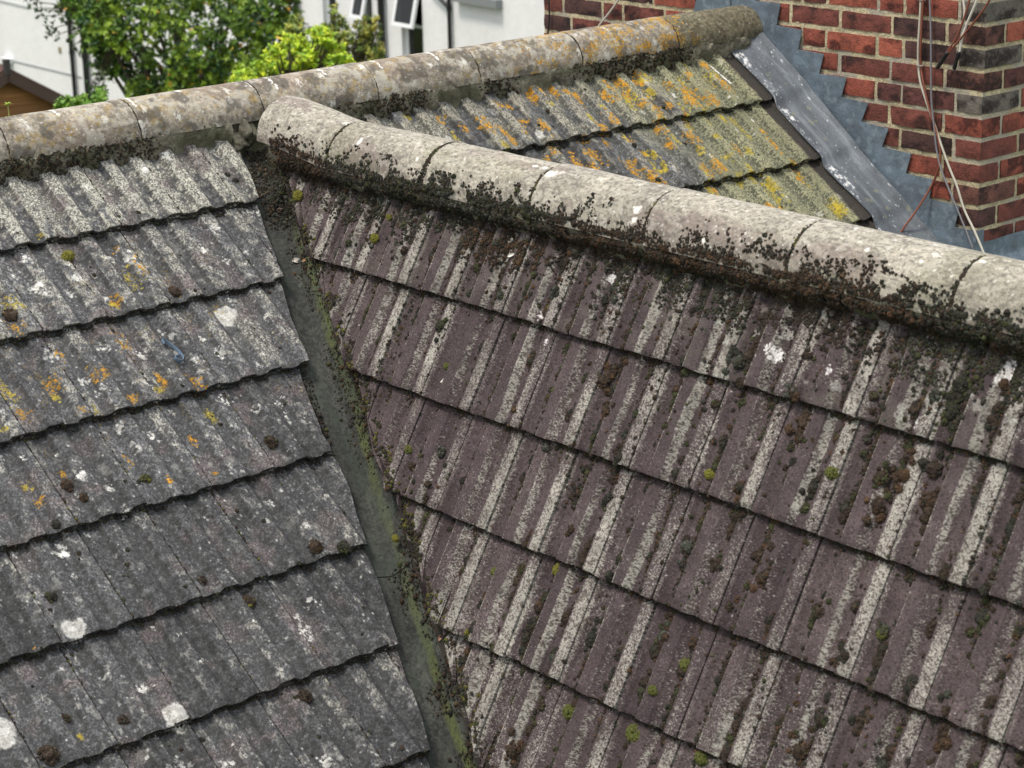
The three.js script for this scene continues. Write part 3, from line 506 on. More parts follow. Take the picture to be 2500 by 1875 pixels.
for (const [u, w] of [[2246, 160], [2251, 0]]) { const p = hit(u, w, NW, WX - .014), m = mesh(new THREE.TorusGeometry(.011, .0022, 6, 16), new THREE.MeshStandardMaterial({ color: 0x8a8580, roughness: .6 }), 'cable_clip'); m.rotation.x = Math.PI / 2; m.scale.set(.7, 1.1, 1.4); m.position.copy(p); tag(m, w ? 'grey cable clip holding white and brown cables below the dark brick' : 'grey cable clip holding white and brown cables high on the chimney', 'clip'); }
cable([[1336, -60], [1340, 0], [1341, 40], [1338, 78], [1338, 110]], .0035, 0x1c1c1e, .012, 'black cable running down the far edge of the brick chimney');
cable([[1525, -25], [1511, -2], [1490, 28], [1467, 57], [1440, 92]], .0042, 0xbdb9ae, .02, 'white cable slanting down behind the ridge across the chimney bricks');

// ------------------------------------------------------------------ moss
const mossGeo = (() => { const g = new THREE.IcosahedronGeometry(1, 1), p = g.attributes.position; for (let i = 0; i < p.count; i++) { const v = V(p.getX(i), p.getY(i), p.getZ(i)); v.multiplyScalar(.62 + .76 * n2(v.x * 2.3 + 9, v.y * 2.3 + v.z * 3.1 + 20)); p.setXYZ(i, v.x, v.y, v.z); } g.computeVertexNormals(); return g; })();
const tuftGeo = (() => { // a low knot with short leafy spikes
  const parts = [], c = new THREE.IcosahedronGeometry(.85, 1); c.deleteAttribute('uv'); { const p = c.attributes.position; for (let i = 0; i < p.count; i++) { const k = .75 + .5 * n2(p.getX(i) * 3 + 5, p.getY(i) * 3 + p.getZ(i) * 4 + 9); p.setXYZ(i, p.getX(i) * k, p.getY(i) * k, p.getZ(i) * k); } } parts.push(c);
  for (let i = 0; i < 16; i++) { const k = new THREE.ConeGeometry(.2, rr(.7, 1.2), 3, 1, true); k.deleteAttribute('uv'); k.translate(0, .75, 0); k.rotateX(rr(0, 1.5)); k.rotateY(i * 2.4); if (i % 3 === 0) k.rotateZ(rr(-2, 2)); parts.push(k.toNonIndexed()); }
  const g = mergeGeometries(parts.map(p => p.index ? p.toNonIndexed() : p)); g.computeVertexNormals(); return g;
})();
const MC = { black: [.018, .0175, .012], brown: [.026, .017, .0105], rust: [.048, .026, .012], olive: [.075, .072, .010], green: [.028, .031, .010], grey: [.042, .046, .036], buff: [.07, .055, .034] };
class Moss {
  constructor() { this.m = []; this.c = []; }
  grain(p, r, kind) {
    r *= 1.45;
    const q = new THREE.Quaternion().setFromEuler(new THREE.Euler(rnd() * 6, rnd() * 6, rnd() * 6));
    this.m.push(new THREE.Matrix4().compose(p, q, V(r * rr(.7, 1.3), r * rr(.7, 1.3), r * rr(.7, 1.3)))); const k = MC[kind], b = rr(.55, 1.5); this.c.push(new THREE.Color().setRGB(k[0] * b, k[1] * b * rr(.92, 1.08), k[2] * b));
  }
  cushion(p, n, r, kind, kind2) {
    if (r < .0042) { this.grain(p, r, kind); return; }
    const N = Math.min(110, Math.round(9 + (r / .0021) ** 2 * .9)), t1 = V(n.y, n.z, n.x).cross(n).normalize(), t2 = n.clone().cross(t1), gr = Math.max(.0018, Math.min(.0034, r * .3));
    this.grain(p.clone().addScaledVector(n, r * .1), r * .72, kind);
    for (let i = 0; i < N; i++) { const z = rnd(), a = rnd() * 6.283, k = Math.sqrt(1 - z * z) * (.85 + .25 * rnd()), q = p.clone().addScaledVector(n, z * r * .62).addScaledVector(t1, Math.cos(a) * k * r).addScaledVector(t2, Math.sin(a) * k * r); this.grain(q, gr * rr(.7, 1.3), kind2 && rnd() < .3 ? kind2 : kind); }
  }
  build(name, label) {
    const im = new THREE.InstancedMesh(tuftGeo, new THREE.MeshStandardMaterial({ color: 0xffffff, roughness: 1 }), this.m.length);
    this.m.forEach((m, i) => { im.setMatrixAt(i, m); im.setColorAt(i, this.c[i]); }); add(im, name); return tag(im, label, 'moss', null, 'stuff');
  }
}
const pick = (...a) => a[Math.floor(rnd() * a.length)];
const mR = new Moss(), mRidge = new Moss(), mL = new Moss(), mV = new Moss();
const onSurf = (S, u, s, h = 0) => S.at(u, s, surf(S, u, s) + h);
// cross roof: cushions in the troughs, litter under every lip
for (let i = 0; i < 7500; i++) {
  const z = rr(.3, 3.6), s = rr(.09, 1.7); if (z < cutR(s) + .01) continue;
  const f = (z - R.u0) / W, u = (f - Math.floor(f)) * W, trough = u > .03 && u < .064 || u > .125 && u < .16, dens = n2(z * 4 + 8, s * 5) + (s < .3 ? .3 : 0) + (trough ? .16 : -.08);
  if (dens < .42 + .45 * rnd()) continue;
  const r = rnd() < (trough ? .22 : .06) ? rr(.0055, .0115) : rr(.0013, .005); mR.cushion(onSurf(R, z, s), NR, r, pick('black', 'black', 'brown', 'brown', 'green', 'grey', 'rust'), pick('brown', 'green', 'black'));
}
for (let i = 0; i < 1150; i++) { // broad dark clumps lodged against the ribs, drawn out down the slope
  const j = Math.floor(rr(-6, 13)), s = rr(.1, 1.66), z = R.u0 + j * W + (rnd() < .5 ? .047 : .140) + gauss() * .008; if (z < cutR(s) + .015 || z > 3.62 || n2(z * 2.6 + 30, s * 3) + .3 * rnd() < .5) continue;
  const r = .004 + .010 * rnd() ** 2, a = pick('black', 'brown', 'brown', 'black', 'green'), b = pick('brown', 'black', 'rust'), len = rr(.5, 3.2);
  mR.cushion(onSurf(R, z, s, -.001), NR, r, a, b); for (let k = 0; k < 2 + len * 2; k++) { const s2 = s + gauss() * r * len, z2 = z + gauss() * r * .8; if (s2 > .09) mR.cushion(onSurf(R, z2, s2, -.001), NR, r * rr(.3, .8), pick(a, a, b), b); }
}
for (let j = -6; j <= 12; j++) for (const line of [.048, .143, .006]) for (let s = .09; s < 1.66; s += .0045) { // strings of small tufts along the grooves
  const z0 = R.u0 + j * W + line, d = n2(s * 7 + j * 3.7 + line * 90, j * 2.3 + line * 40) * (line < .01 ? .7 : 1) + .25 * (n2(z0 * 2 + 5, s * 2) - .5) + (s < .32 ? .12 : 0);
  if (d < .3 + .5 * rnd()) continue;
  for (let q = 0; q < 3; q++) { const z = z0 + gauss() * .011, t = s + gauss() * .007; if (z < cutR(t) + .004 || t < .08) continue; mR.grain(onSurf(R, z, t, .0005), rr(.0011, .0032) * (rnd() < .12 ? 1.7 : 1), pick('black', 'brown', 'black', 'brown', 'green', 'rust')); }
}
for (let k = 1; k <= 7; k++) for (let z = .3; z < 3.64; z += .0024) { // under the lips
  const s = R.s0 + k * R.g; if (z < cutR(s) || rnd() < .25) continue;
  const f = (z - R.u0) / W, u = (f - Math.floor(f)) * W, trough = u > .028 && u < .066 || u > .118 && u < .162, d = n2(z * 18, k * 7), len = trough ? .008 + .07 * Math.max(0, d - .35) : .009;
  for (let q = 0; q < (trough ? 3 : 1); q++) mR.grain(onSurf(R, z + rr(-.003, .003), s + .001 + len * rnd() ** 1.4, .001), rr(.0016, .0036), pick('black', 'brown', 'brown', 'green', 'rust', 'black'));
}
for (const [px, py, r, a, b] of [[1065, 795, .014, 'black', 'green'], [1460, 925, .02, 'brown', 'rust'], [1470, 1000, .018, 'brown', 'rust'], [1930, 955, .016, 'brown', 'grey'], [1945, 1020, .024, 'brown', 'rust'], [1790, 860, .016, 'black', 'grey'], [1795, 880, .02, 'black', 'grey'], [1815, 865, .014, 'brown', 'black'], [2145, 1160, .018, 'brown', 'green'], [2185, 1165, .024, 'brown', 'rust'], [2130, 1230, .02, 'brown', 'rust'], [2260, 1140, .022, 'brown', 'black'], [2250, 1220, .024, 'brown', 'rust'], [2205, 1110, .018, 'brown', 'rust'], [2330, 935, .022, 'black', 'green'], [2310, 1000, .022, 'black', 'green'], [2280, 965, .014, 'black', 'grey'], [1385, 1205, .014, 'brown', 'black'], [1660, 1330, .018, 'grey', 'brown'], [1738, 1375, .016, 'brown', 'green'], [1855, 1410, .018, 'brown', 'rust'], [1840, 1350, .02, 'brown', 'rust'], [1270, 1555, .016, 'black', 'brown'], [1300, 1480, .018, 'brown', 'rust'], [1600, 1550, .018, 'grey', 'green'], [1500, 1590, .014, 'brown', 'black'], [1990, 1490, .02, 'brown', 'green'], [1940, 1830, .024, 'brown', 'rust'], [1280, 1780, .018, 'brown', 'green'], [1240, 1830, .02, 'brown', 'rust'], [1480, 890, .012, 'brown', 'black'], [1350, 710, .014, 'black', 'grey'], [1390, 1290, .01, 'brown', 'rust'], [2380, 1500, .02, 'black', 'green'], [2420, 1400, .016, 'brown', 'grey'], [2290, 1790, .026, 'brown', 'rust'], [2260, 1740, .018, 'black', 'brown'], [2140, 1540, .014, 'green', 'grey'], [2060, 1600, .012, 'brown', 'black'], [1750, 1080, .012, 'black', 'brown'], [1800, 1250, .012, 'brown', 'black']]) { const [z, s] = onR(px, py); mR.cushion(onSurf(R, z, s), NR, r * .8, a, b); for (let i = 0; i < 9; i++) { const z2 = z + gauss() * r, s2 = s + gauss() * r * 2; if (s2 > .09) mR.cushion(onSurf(R, z2, s2), NR, r * rr(.15, .5), pick(a, b), b); } }
// heavy band under the cross ridge
for (let i = 0; i < 70000; i++) {
  const z = rr(.18, 3.6), q = rnd(), dn = fbm(z * 5 + 3, 1.5, 3), up = .035 + .11 * (dn - .3) + .045 * n2(z * 22, 7), reach = .05 + .09 * n2(z * 7, 21);
  const t = rr(-up, .06 + reach), fade = t < 0 ? 1 + t / up : 1 - Math.max(0, t - .05) / (.01 + reach);
  if (rnd() > (.15 + fade) * (.35 + 1.1 * n2(z * 16 + 5, t * 30)) * (z < .5 ? .5 : 1) * (t < -.02 ? .55 : 1.2) || n2(z * 34 + 8, t * 40 + 3) < (t < -.02 ? .5 : .32)) continue;
  let p;
  if (t < 0) { const th = Math.PI + t / RB.r; p = frameB(z, -Math.cos(th) * (RB.r + .003), Math.sin(th) * (RB.r + .003)); }
  else if (t < .06) { const b = t / .06, foot = .098, p0 = frameB(z, RB.r - .006, -.002), e = R.at(z, foot, surf(R, z, foot) + .004); p = p0.lerp(e, b).add(V(-.016 * Math.sin(Math.PI * b) - .002, 0, 0)); }
  else p = onSurf(R, z, .098 + (t - .06), .001);
  const rust = n2(z * 3.2 + 2, t * 9 + 4) + (z < 1.7 ? .06 : -.07) + (t < -.012 ? -.2 : .04); mRidge.grain(p, rr(.001, .003) * (rnd() < .08 ? 1.8 : 1), rust > .66 ? pick('rust', 'brown', 'rust', 'brown', 'black') : rust > .5 ? pick('brown', 'black', 'brown') : pick('black', 'black', 'green', 'grey', 'brown')); void q;
}
for (let i = 0; i < 520; i++) { const z = rr(.2, 3.6), th = Math.PI - Math.abs(gauss()) * .42 - .05; if (n2(z * 9 + 60, th * 6) < .5) continue; mRidge.cushion(frameB(z, -Math.cos(th) * RB.r, Math.sin(th) * RB.r), frameB(0, -Math.cos(th), Math.sin(th)).sub(frameB(0, 0, 0)), rr(.0016, .0055), pick('black', 'brown', 'grey', 'black'), 'green'); }
for (let i = 0; i < 2600; i++) { // mats on the mortar that the tufts grow from
  const z = rr(.2, 3.6), t = rr(-.014, .075); if (n2(z * 8 + 4, t * 20 + 9) < .4) continue; let p;
  if (t < 0) { const th = Math.PI + t / RB.r; p = frameB(z, -Math.cos(th) * RB.r, Math.sin(th) * RB.r); } else if (t < .06) { const b = t / .06; p = frameB(z, RB.r - .006, -.002).lerp(R.at(z, .098, surf(R, z, .098)), b).add(V(-.012 * Math.sin(Math.PI * b), 0, 0)); } else p = onSurf(R, z, .098 + t - .06);
  mRidge.grain(p, rr(.003, .0075), n2(z * 4 + 12, t * 8) > .56 ? pick('rust', 'brown', 'brown') : pick('black', 'brown', 'green'));
}
for (const z of jointsB.slice(1, -1)) for (let i = 0; i < 460; i++) { const th = rr(.9, Math.PI), w = sstep(1.2, 2.3, th); if (rnd() > .3 + .7 * w) continue; mRidge.grain(frameB(z + gauss() * .006 * (.4 + 1.3 * w), -Math.cos(th) * (RB.r - .002), Math.sin(th) * (RB.r - .002)), rr(.0012, .003) * (.7 + .6 * w), n2(z * 9, th * 3) > .62 ? pick('olive', 'green', 'brown') : pick('brown', 'black', 'brown', 'green')); }
// main ridge joints and bedding
for (const x of jointsA.slice(1, -1)) for (let i = 0; i < 150; i++) { const th = rr(1.0, Math.PI); mL.grain(frameA(x + gauss() * .0025, -Math.cos(th) * (RA.r - .004), Math.sin(th) * (RA.r - .004)), rr(.0014, .0028), pick('brown', 'green', 'buff', 'brown', 'black')); }
for (let i = 0; i < 5200; i++) { const x = rr(-1.75, 2.2), d = n2(x * 5 + 2, 9); if (d < .42 + .3 * rnd() || (x > -.04 && x < .15)) continue; const b = rnd(); mL.grain(bedA(x, b, x < 0 ? L : C).add(V(0, .001, .003)), rr(.0014, .0034), pick('brown', 'black', 'green', 'buff', 'rust', 'black')); }
// grey roof: under the lips, in the side joints, a few cushions
for (const [S, u0, u1, K] of [[L, -2, 0, 8], [C, .2, 2.05, 3]]) for (let k = 1; k <= K; k++) for (let u = u0; u < u1; u += .0034) {
  const s = S.s0 + k * S.g; if (S === L ? u > cutL(s) : u < cutC(s)) continue;
  const f = (u - S.u0) / W, uu = (f - Math.floor(f)) * W, tr = uu > .03 && uu < .066 || uu > .12 && uu < .16, d = n2(u * 14 + 4, k * 5 + (S === L ? 0 : 40)), len = (tr ? .005 + .035 * Math.max(0, d - .5) : .005);
  if (rnd() < .8) mL.grain(onSurf(S, u + rr(-.003, .003), s + .001 + len * rnd(), .001), rr(.0014, .0032), pick('black', 'black', 'brown', 'green', 'black', 'brown'));
  if (rnd() < .55) { const p = S.at(u, s - .001 + rr(-.001, .003), prof(uu) - rr(.004, .014)); mL.grain(p, rr(.0012, .0026), pick('black', 'black', 'green', 'brown')); }
}
for (let j = -9; j <= 1; j++) for (let k = 1; k <= 8; k++) { const d = hash1(j + 90, k); for (let q = 0; q < 34; q++) { const s = L.s0 + (k - 1 + rnd()) * L.g, u = L.u0 + j * W - .0015 + rr(-.002, .003); if (u > cutL(s) - .01 || s < .03 || n2(s * 26 + j * 5, k) < .62 - .3 * d) continue; mL.grain(L.at(u, s, surf(L, u + .004, s) + .001), rr(.0012, .003), pick('brown', 'black', 'brown', 'olive')); } }
for (let i = 0; i < 150; i++) { const x = rr(-1.9, -.05), s = rr(.03, 2.2); if (x > cutL(s) - .01) continue; mL.cushion(onSurf(L, x, s), NL, rr(.002, .006), pick('black', 'black', 'brown', 'grey'), 'green'); }
for (let i = 0; i < 60; i++) { const x = rr(.4, 2.0), s = rr(.02, 1); if (x < cutC(s)) continue; mL.cushion(onSurf(C, x, s), NL, rr(.003, .009), pick('black', 'black', 'brown'), 'green'); }
for (const [px, py, r, a, b] of [[665, 1072, .019, 'brown', 'green'], [360, 1160, .012, 'green', 'olive'], [142, 1272, .011, 'black', 'black'], [770, 1335, .018, 'brown', 'rust'], [845, 1330, .018, 'black', 'green'], [615, 1455, .018, 'brown', 'olive'], [495, 1410, .012, 'brown', 'grey'], [120, 1838, .024, 'brown', 'buff'], [305, 1750, .011, 'brown', 'black'], [430, 705, .016, 'brown', 'rust'], [580, 430, .008, 'black', 'green'], [560, 415, .007, 'black', 'green'], [165, 1745, .01, 'brown', 'green'], [130, 1445, .012, 'black', 'green'], [750, 1690, .018, 'brown', 'rust'], [210, 1205, .012, 'brown', 'rust'], [168, 1175, .016, 'brown', 'rust'], [30, 760, .02, 'brown', 'rust']]) { const [x, s] = onL(px, py); mL.cushion(onSurf(L, x, s), NL, r, a, b); }
// valley: debris along both cut edges
for (let i = 0; i < 14000; i++) { const t = rr(.12, 3.0), sd = rnd() < .72; const d = n2(t * 9, sd ? 3 : 8), w = sd ? .082 + .04 * rnd() - .05 * rnd() ** 3 * (d > .5 ? 2 : 1) : -.062 - .025 * rnd(); if (d + .25 * rnd() < .4 || (!sd && rnd() < .5)) continue; mV.grain(valleyPt(t, w, rr(.001, .006) + (sd ? .012 * rnd() * sstep(.07, .12, w) : .004)), rnd() < .07 ? rr(.003, .006) : rr(.0008, .0024), pick('black', 'brown', 'brown', 'green', 'black', 'rust')); }
for (let i = 0; i < 1500; i++) { const s = rr(.12, 1.65), z = cutR(s) + Math.abs(gauss()) * .05 + .004; mV.cushion(onSurf(R, z, s), NR, rr(.0016, .005), pick('black', 'brown', 'green', 'brown', 'olive'), 'black'); }
for (let i = 0; i < 1100; i++) { const t = .05 + .32 * rnd() ** 1.3; mV.grain(valleyPt(t, rr(-.05, .07), rr(.001, .006)), rr(.002, .005), pick('black', 'brown', 'black', 'buff', 'grey')); }
mR.build('moss', 'dark moss cushions scattered over the mauve tiles'); mRidge.build('moss', 'thick brown and black moss band along the underside of the cross ridge');
mL.build('moss', 'dark moss packed in the joints and under the lips of the grey tiles'); mV.build('moss', 'dark moss and debris lining both edges of the valley gutter');
// bright cushions one can count
for (const [px, py, r, S, c] of [[2025, 1153, .015, 'R', 'g'], [1343, 1388, .017, 'R', 'b'], [1368, 1735, .018, 'R', 'g'], [1532, 1790, .022, 'R', 'g'], [1655, 1620, .016, 'R', 'g'], [1590, 1685, .012, 'R', 'g'], [1133, 1545, .012, 'R', 'b'], [910, 580, .014, 'R', 'b'], [935, 525, .010, 'R', 'b'], [1330, 746, .009, 'R', 'b'], [1195, 1395, .014, 'R', 'g'], [1720, 1155, .013, 'R', 'b'], [1340, 950, .009, 'R', 'g'], [1075, 890, .010, 'R', 'g'], [985, 1095, .013, 'R', 'g'], [720, 475, .017, 'R', 'b'], [2136, 1545, .012, 'R', 'g'], [170, 615, .017, 'L', 'b'], [945, 1310, .010, 'R', 'b'], [1700, 1850, .016, 'R', 'g']]) {
  const SS = S === 'R' ? R : L, [u, s] = S === 'R' ? onR(px, py) : onL(px, py), p = onSurf(SS, u, s), parts = []; const N = 90, n = SS.n, t1 = V(n.y, n.z, n.x).cross(n).normalize(), t2 = n.clone().cross(t1);
  for (let i = 0; i < N; i++) { const z = rnd(), a = rnd() * 6.283, k = Math.sqrt(1 - z * z), g = mossGeo.clone(); g.rotateX(rnd() * 6); g.rotateY(rnd() * 6); const gr = r * rr(.13, .24); g.scale(gr, gr, gr); const q = V(0, 0, 0).addScaledVector(n, z * r * .7).addScaledVector(t1, Math.cos(a) * k * r * .85).addScaledVector(t2, Math.sin(a) * k * r * 1.1); g.translate(q.x, q.y, q.z); parts.push(g); }
  const core = new THREE.SphereGeometry(r * .75, 12, 8); core.deleteAttribute('uv'); const mg = mossGeo.clone(); mg.scale(r * .8, r * .8, r * .8); parts.push(mg);
  const m = mesh(mergeGeometries(parts), new THREE.MeshStandardMaterial({ color: new THREE.Color().setRGB(...(c === 'b' ? [.11, .105, .012] : [.062, .07, .012])), roughness: 1 }), 'moss_cushion'); m.position.copy(p);
  tag(m, S === 'L' ? 'yellow green moss cushion on the grey lichened tiles' : c === 'b' ? 'bright yellow green moss cushion on the mauve tiles' : 'olive green moss cushion on the mauve tiles', 'moss', S === 'L' ? null : c === 'b' ? 'bright moss cushions on the mauve roof' : 'olive moss cushions on the mauve roof');
}

// ------------------------------------------------------------------ litter on the roof
{ // looped plastic strap
  const pts = [[405, 832], [399, 823], [404, 820], [418, 829], [434, 842], [446, 856], [451, 868], [446, 874], [436, 873], [429, 868], [434, 862], [444, 859]].map(([u, v]) => { const [x, s] = onL(u, v); return L.at(x, s, surf(L, x, s) + .004); });
  const cv = new THREE.CatmullRomCurve3(pts), n = 90, pos = [];
  const g = grid(n, 3, (a, b) => { const p = cv.getPoint(a), t = cv.getTangent(a), sd = t.clone().cross(NL).normalize(); const e = [[-.0009, 0], [-.0009, .011], [.0009, .011], [.0009, 0]][Math.round(b * 3)]; p.addScaledVector(sd, e[0]).addScaledVector(NL, e[1]); void pos; return [p.toArray(), a, b]; });
  tag(mesh(g, new THREE.MeshStandardMaterial({ color: 0x70859a, roughness: .45, side: THREE.DoubleSide }), 'plastic_strap'), 'looped blue grey plastic strap lying on the grey tiles', 'strap');
}
function leafBit(px, py, S, r, colour, name, label, cat, ew = .5) {
  const n = S === 'V' ? NL.clone().add(NR).normalize() : NR; let p;
  if (S === 'V') { p = hit(px, py, n, n.dot(vbase) + .012 + n.dot(vd) * 0); let best = 1e9; for (let t = .2; t < 3; t += .02) for (let w = -.1; w < .12; w += .01) { const q = valleyPt(t, w, .004), k = q.clone().project(camera), d = Math.hypot((k.x + 1) * 1250 - px, (1 - k.y) * 937.5 - py); if (d < best) { best = d; p = q; } } } else { const [z, s] = onR(px, py); p = onSurf(R, z, s, .003); }
  const g = grid(6, 4, (a, b) => { const x = (a - .5) * 2, w = Math.sqrt(Math.max(0, 1 - x * x)) * ew, y = (b - .5) * 2 * w; return [[x * r, y * y / Math.max(.01, ew) * r * .9 + .0015 * x * x + .1 * r * x * x, y * r], a, b]; });
  const m = mesh(g, new THREE.MeshStandardMaterial({ color: colour, roughness: .8, side: THREE.DoubleSide }), name); m.position.copy(p); m.quaternion.setFromUnitVectors(V(0, 1, 0), n).multiply(new THREE.Quaternion().setFromAxisAngle(V(0, 1, 0), rr(0, 6))); tag(m, label, cat);
}
leafBit(724, 634, 'V', .014, 0xb9b4aa, 'stone_chip', 'pale stone chip lying in the valley gutter beside the mauve tiles', 'stone', .6);
leafBit(684, 510, 'V', .015, 0xc2a893, 'dead_leaf', 'pale curled dead leaf near the head of the valley gutter', 'leaf');
leafBit(744, 634, 'V', .008, 0xb08a62, 'dead_leaf', 'small tan dead leaf beside the stone chip in the valley gutter', 'leaf');
leafBit(1078, 1565, 'V', .010, 0x9a7866, 'dead_leaf', 'brown dead leaf low in the valley gutter', 'leaf');
leafBit(1234, 570, 'R', .010, 0xc9c6c0, 'feather', 'white feather caught in moss high on the mauve tiles', 'feather', .35);
leafBit(1243, 621, 'R', .012, 0xd0cdc8, 'feather', 'white feather on the mauve tiles below another feather', 'feather', .4);
leafBit(1070, 925, 'R', .010, 0xc9c6c0, 'feather', 'white feather resting on moss near the lip of the second course', 'feather', .35);

// ------------------------------------------------------------------ the garden and the white house behind
const GY = -8;
{ const P = new Paint(256, 256, 0, 8, 0, 8); P.fill((x, y, c) => { const a = fbm(x * 2, y * 2, 4), b = n2(x * 16, y * 16); const v = 78 + 40 * (a - .5) + 30 * (b - .5); c[0] = v * .85; c[1] = v; c[2] = v * .5; });
  const t = P.tex(); t.repeat.set(40, 40); const g = new THREE.PlaneGeometry(320, 320); g.rotateX(-Math.PI / 2); const m = mesh(g, new THREE.MeshStandardMaterial({ map: t, roughness: 1 }), 'ground'); m.position.y = GY; m.userData.kind = 'structure'; }
// house wall: a plane turned 5 degrees from the chimney face, 40 m away
const AW = -5 * Math.PI / 180, wd = V(Math.sin(AW), 0, Math.cos(AW)), wn = V(-wd.z, 0, wd.x), wp = rayDir(950, 70).multiplyScalar(40).add(camera.position), wdist = wp.dot(wn);
const onWall = (u, v, off = 0) => { const p = hit(u, v, wn, wdist + off); return [p.sub(wp).dot(wd), p.y + wp.y - wp.y, ]; };
const house = add(new THREE.Group(), 'white_house'); tag(house, 'white rendered house with black downpipes and open windows beyond the roof', 'house');
house.position.set(wp.x, 0, wp.z); house.rotation.y = Math.atan2(wd.x, wd.z) - Math.PI / 2;   // local +x runs along the wall towards the camera's right, local -z... see below
// local axes: x = along wd, z = towards the viewer (wn)
house.rotation.y = 0; { const m = new THREE.Matrix4().makeBasis(wd, V(0, 1, 0), wn); house.quaternion.setFromRotationMatrix(m); }
const px2 = (u, v) => { const p = hit(u, v, wn, wdist); return [p.clone().sub(wp).dot(wd), p.y]; };
const PH2 = new Paint(1024, 512, 0, 12, 0, 6); PH2.fill((x, y, c) => { const a = fbm(x * 1.2, y * .5, 4), b = n2(x * 14, y * 14), v = 228 + 14 * (a - .5) + 8 * (b - .5); c[0] = v * .995; c[1] = v; c[2] = v * 1.005; });
const render = surfaceMat(PH2, .002, .9);
const blk = new THREE.MeshStandardMaterial({ color: 0x0b0d0f, roughness: .5 }), upvc = new THREE.MeshStandardMaterial({ color: 0xdfe2e4, roughness: .4 });
const glass = new THREE.MeshPhysicalMaterial({ color: 0x66706e, roughness: .02, transmission: 1, thickness: 0, ior: 1.5 });
const box = (x0, x1, y0, y1, z0, z1, mat, name, parent) => { const g = new THREE.BoxGeometry(x1 - x0, y1 - y0, z1 - z0), p = g.attributes.position, uv = g.attributes.uv, nr = g.attributes.normal; for (let i = 0; i < p.count; i++) uv.setXY(i, ((Math.abs(nr.getX(i)) > .5 ? p.getZ(i) : p.getX(i)) + (x0 + x1) / 2) / 12, (p.getY(i) + (y0 + y1) / 2) / 6); const m = mesh(g, mat, name, parent); m.position.set((x0 + x1) / 2, (y0 + y1) / 2, (z0 + z1) / 2); return m; };
{
  const xl = px2(-60, 100)[0] - 6, xr = px2(1600, 60)[0] + 2, wins = [];
  // openings: [left px, right px, sill px y at left]
  for (const [a, b, yb, sb] of [[789, 821, 150, 24], [877, 909, 158, 46], [979, 1031, 160, 66]]) { const x0 = px2(a, 40)[0], x1 = px2(b, 40)[0], y0 = px2((a + b) / 2, yb)[1], ym = px2((a + b) / 2, sb)[1]; wins.push([x0, x1, y0, ym]); }
  const th = .3; let x = xl;
  for (const [x0, x1, y0, ym] of wins) { const top = ym + .8; box(x, x0, GY, 1.5, -th, 0, render, 'wall', house); box(x0, x1, GY, y0, -th, 0, render, 'wall', house); box(x0, x1, top, 1.5, -th, 0, render, 'wall', house); x = x1; }
  box(x, xr, GY, 1.5, -th, 0, render, 'wall', house);
  { const inn = new THREE.MeshStandardMaterial({ color: 0x4c4842, roughness: 1 }); box(xl, xr, GY, 1.5, -6.2, -6, inn, 'rear_wall', house); box(xl, xl + .2, GY, 1.5, -6, -th - .002, inn, 'end_wall', house); box(xr - .2, xr, GY, 1.5, -6, -th - .002, inn, 'end_wall', house); box(xl, xr, 1.502, 1.7, -6.2, 0, inn, 'flat_roof', house); box(xl + .2, xr - .2, -5.9, -5.7, -6, -th - .002, inn, 'floor_slab', house); }
  wins.forEach(([x0, x1, y0, ym], i) => {
    const top = ym + .8, w = add(new THREE.Group(), 'window', house), f = .05, zf = -.14, bars = [];
    const bar = (a, b, c, d) => { const g = new THREE.BoxGeometry(b - a, d - c, .07); g.translate((a + b) / 2, (c + d) / 2, zf); bars.push(g); };
    bar(x0 + .002, x0 + f, y0, top); bar(x1 - f, x1 - .002, y0, top); bar(x0 + f, x1 - f, y0, y0 + f); bar(x0 + f, x1 - f, ym - f / 2, ym + f / 2); bar(x0 + f, x1 - f, top - f, top);
    mesh(mergeGeometries(bars), upvc, 'frame', w);
    box(x0 + f, x1 - f, y0 + f, ym - f / 2, zf - .02, zf + .01, glass, 'pane', w);
    if (i) { // top-hung sash, swung open
      const s = add(new THREE.Group(), 'sash', w), hgt = top - ym, wd2 = x1 - x0 - .02, sb = [], sbar = (a, b, c, d) => { const g = new THREE.BoxGeometry(b - a, d - c, .05); g.translate((a + b) / 2, (c + d) / 2, 0); sb.push(g); };
      sbar(0, .07, -hgt, 0); sbar(wd2 - .07, wd2, -hgt, 0); sbar(.07, wd2 - .07, -hgt, -hgt + .07); sbar(.07, wd2 - .07, -.07, 0);
      const fr = new THREE.Mesh(mergeGeometries(sb), upvc); add(fr, 'sash_frame', s); const gl = new THREE.Mesh(new THREE.BoxGeometry(wd2 - .14, hgt - .14, .012), glass); add(gl, 'pane', s); gl.position.set(wd2 / 2, -hgt / 2, 0);
      s.position.set(x0 + .01, top, .02); s.rotation.x = -.24;
    } else box(x0 + f, x1 - f, ym + f / 2, top - f, zf - .02, zf + .01, glass, 'pane', w);
  });
  const pipe = (u0, v0, u1, v1, r, name = 'downpipe') => { const a = px2(u0, v0), b = px2(u1, v1), x = (a[0] + b[0]) / 2; const g = new THREE.CylinderGeometry(r, r, 9.2, 12); const m = mesh(g, blk, name, house); m.position.set(x, GY + 4.6, r + .03); for (let y = -6.5; y < 1; y += 1.3) { const c = new THREE.Mesh(new THREE.CylinderGeometry(r * 1.25, r * 1.25, .09, 12), blk); add(c, 'bracket', m); c.position.set(0, y - m.position.y, 0); } return m; };
  pipe(177, 60, 191, 240, .05); pipe(215, 120, 226, 244, .07); pipe(940, 20, 945, 140, .062); pipe(1104, 20, 1106, 115, .036); pipe(731, 5, 733, 30, .055);
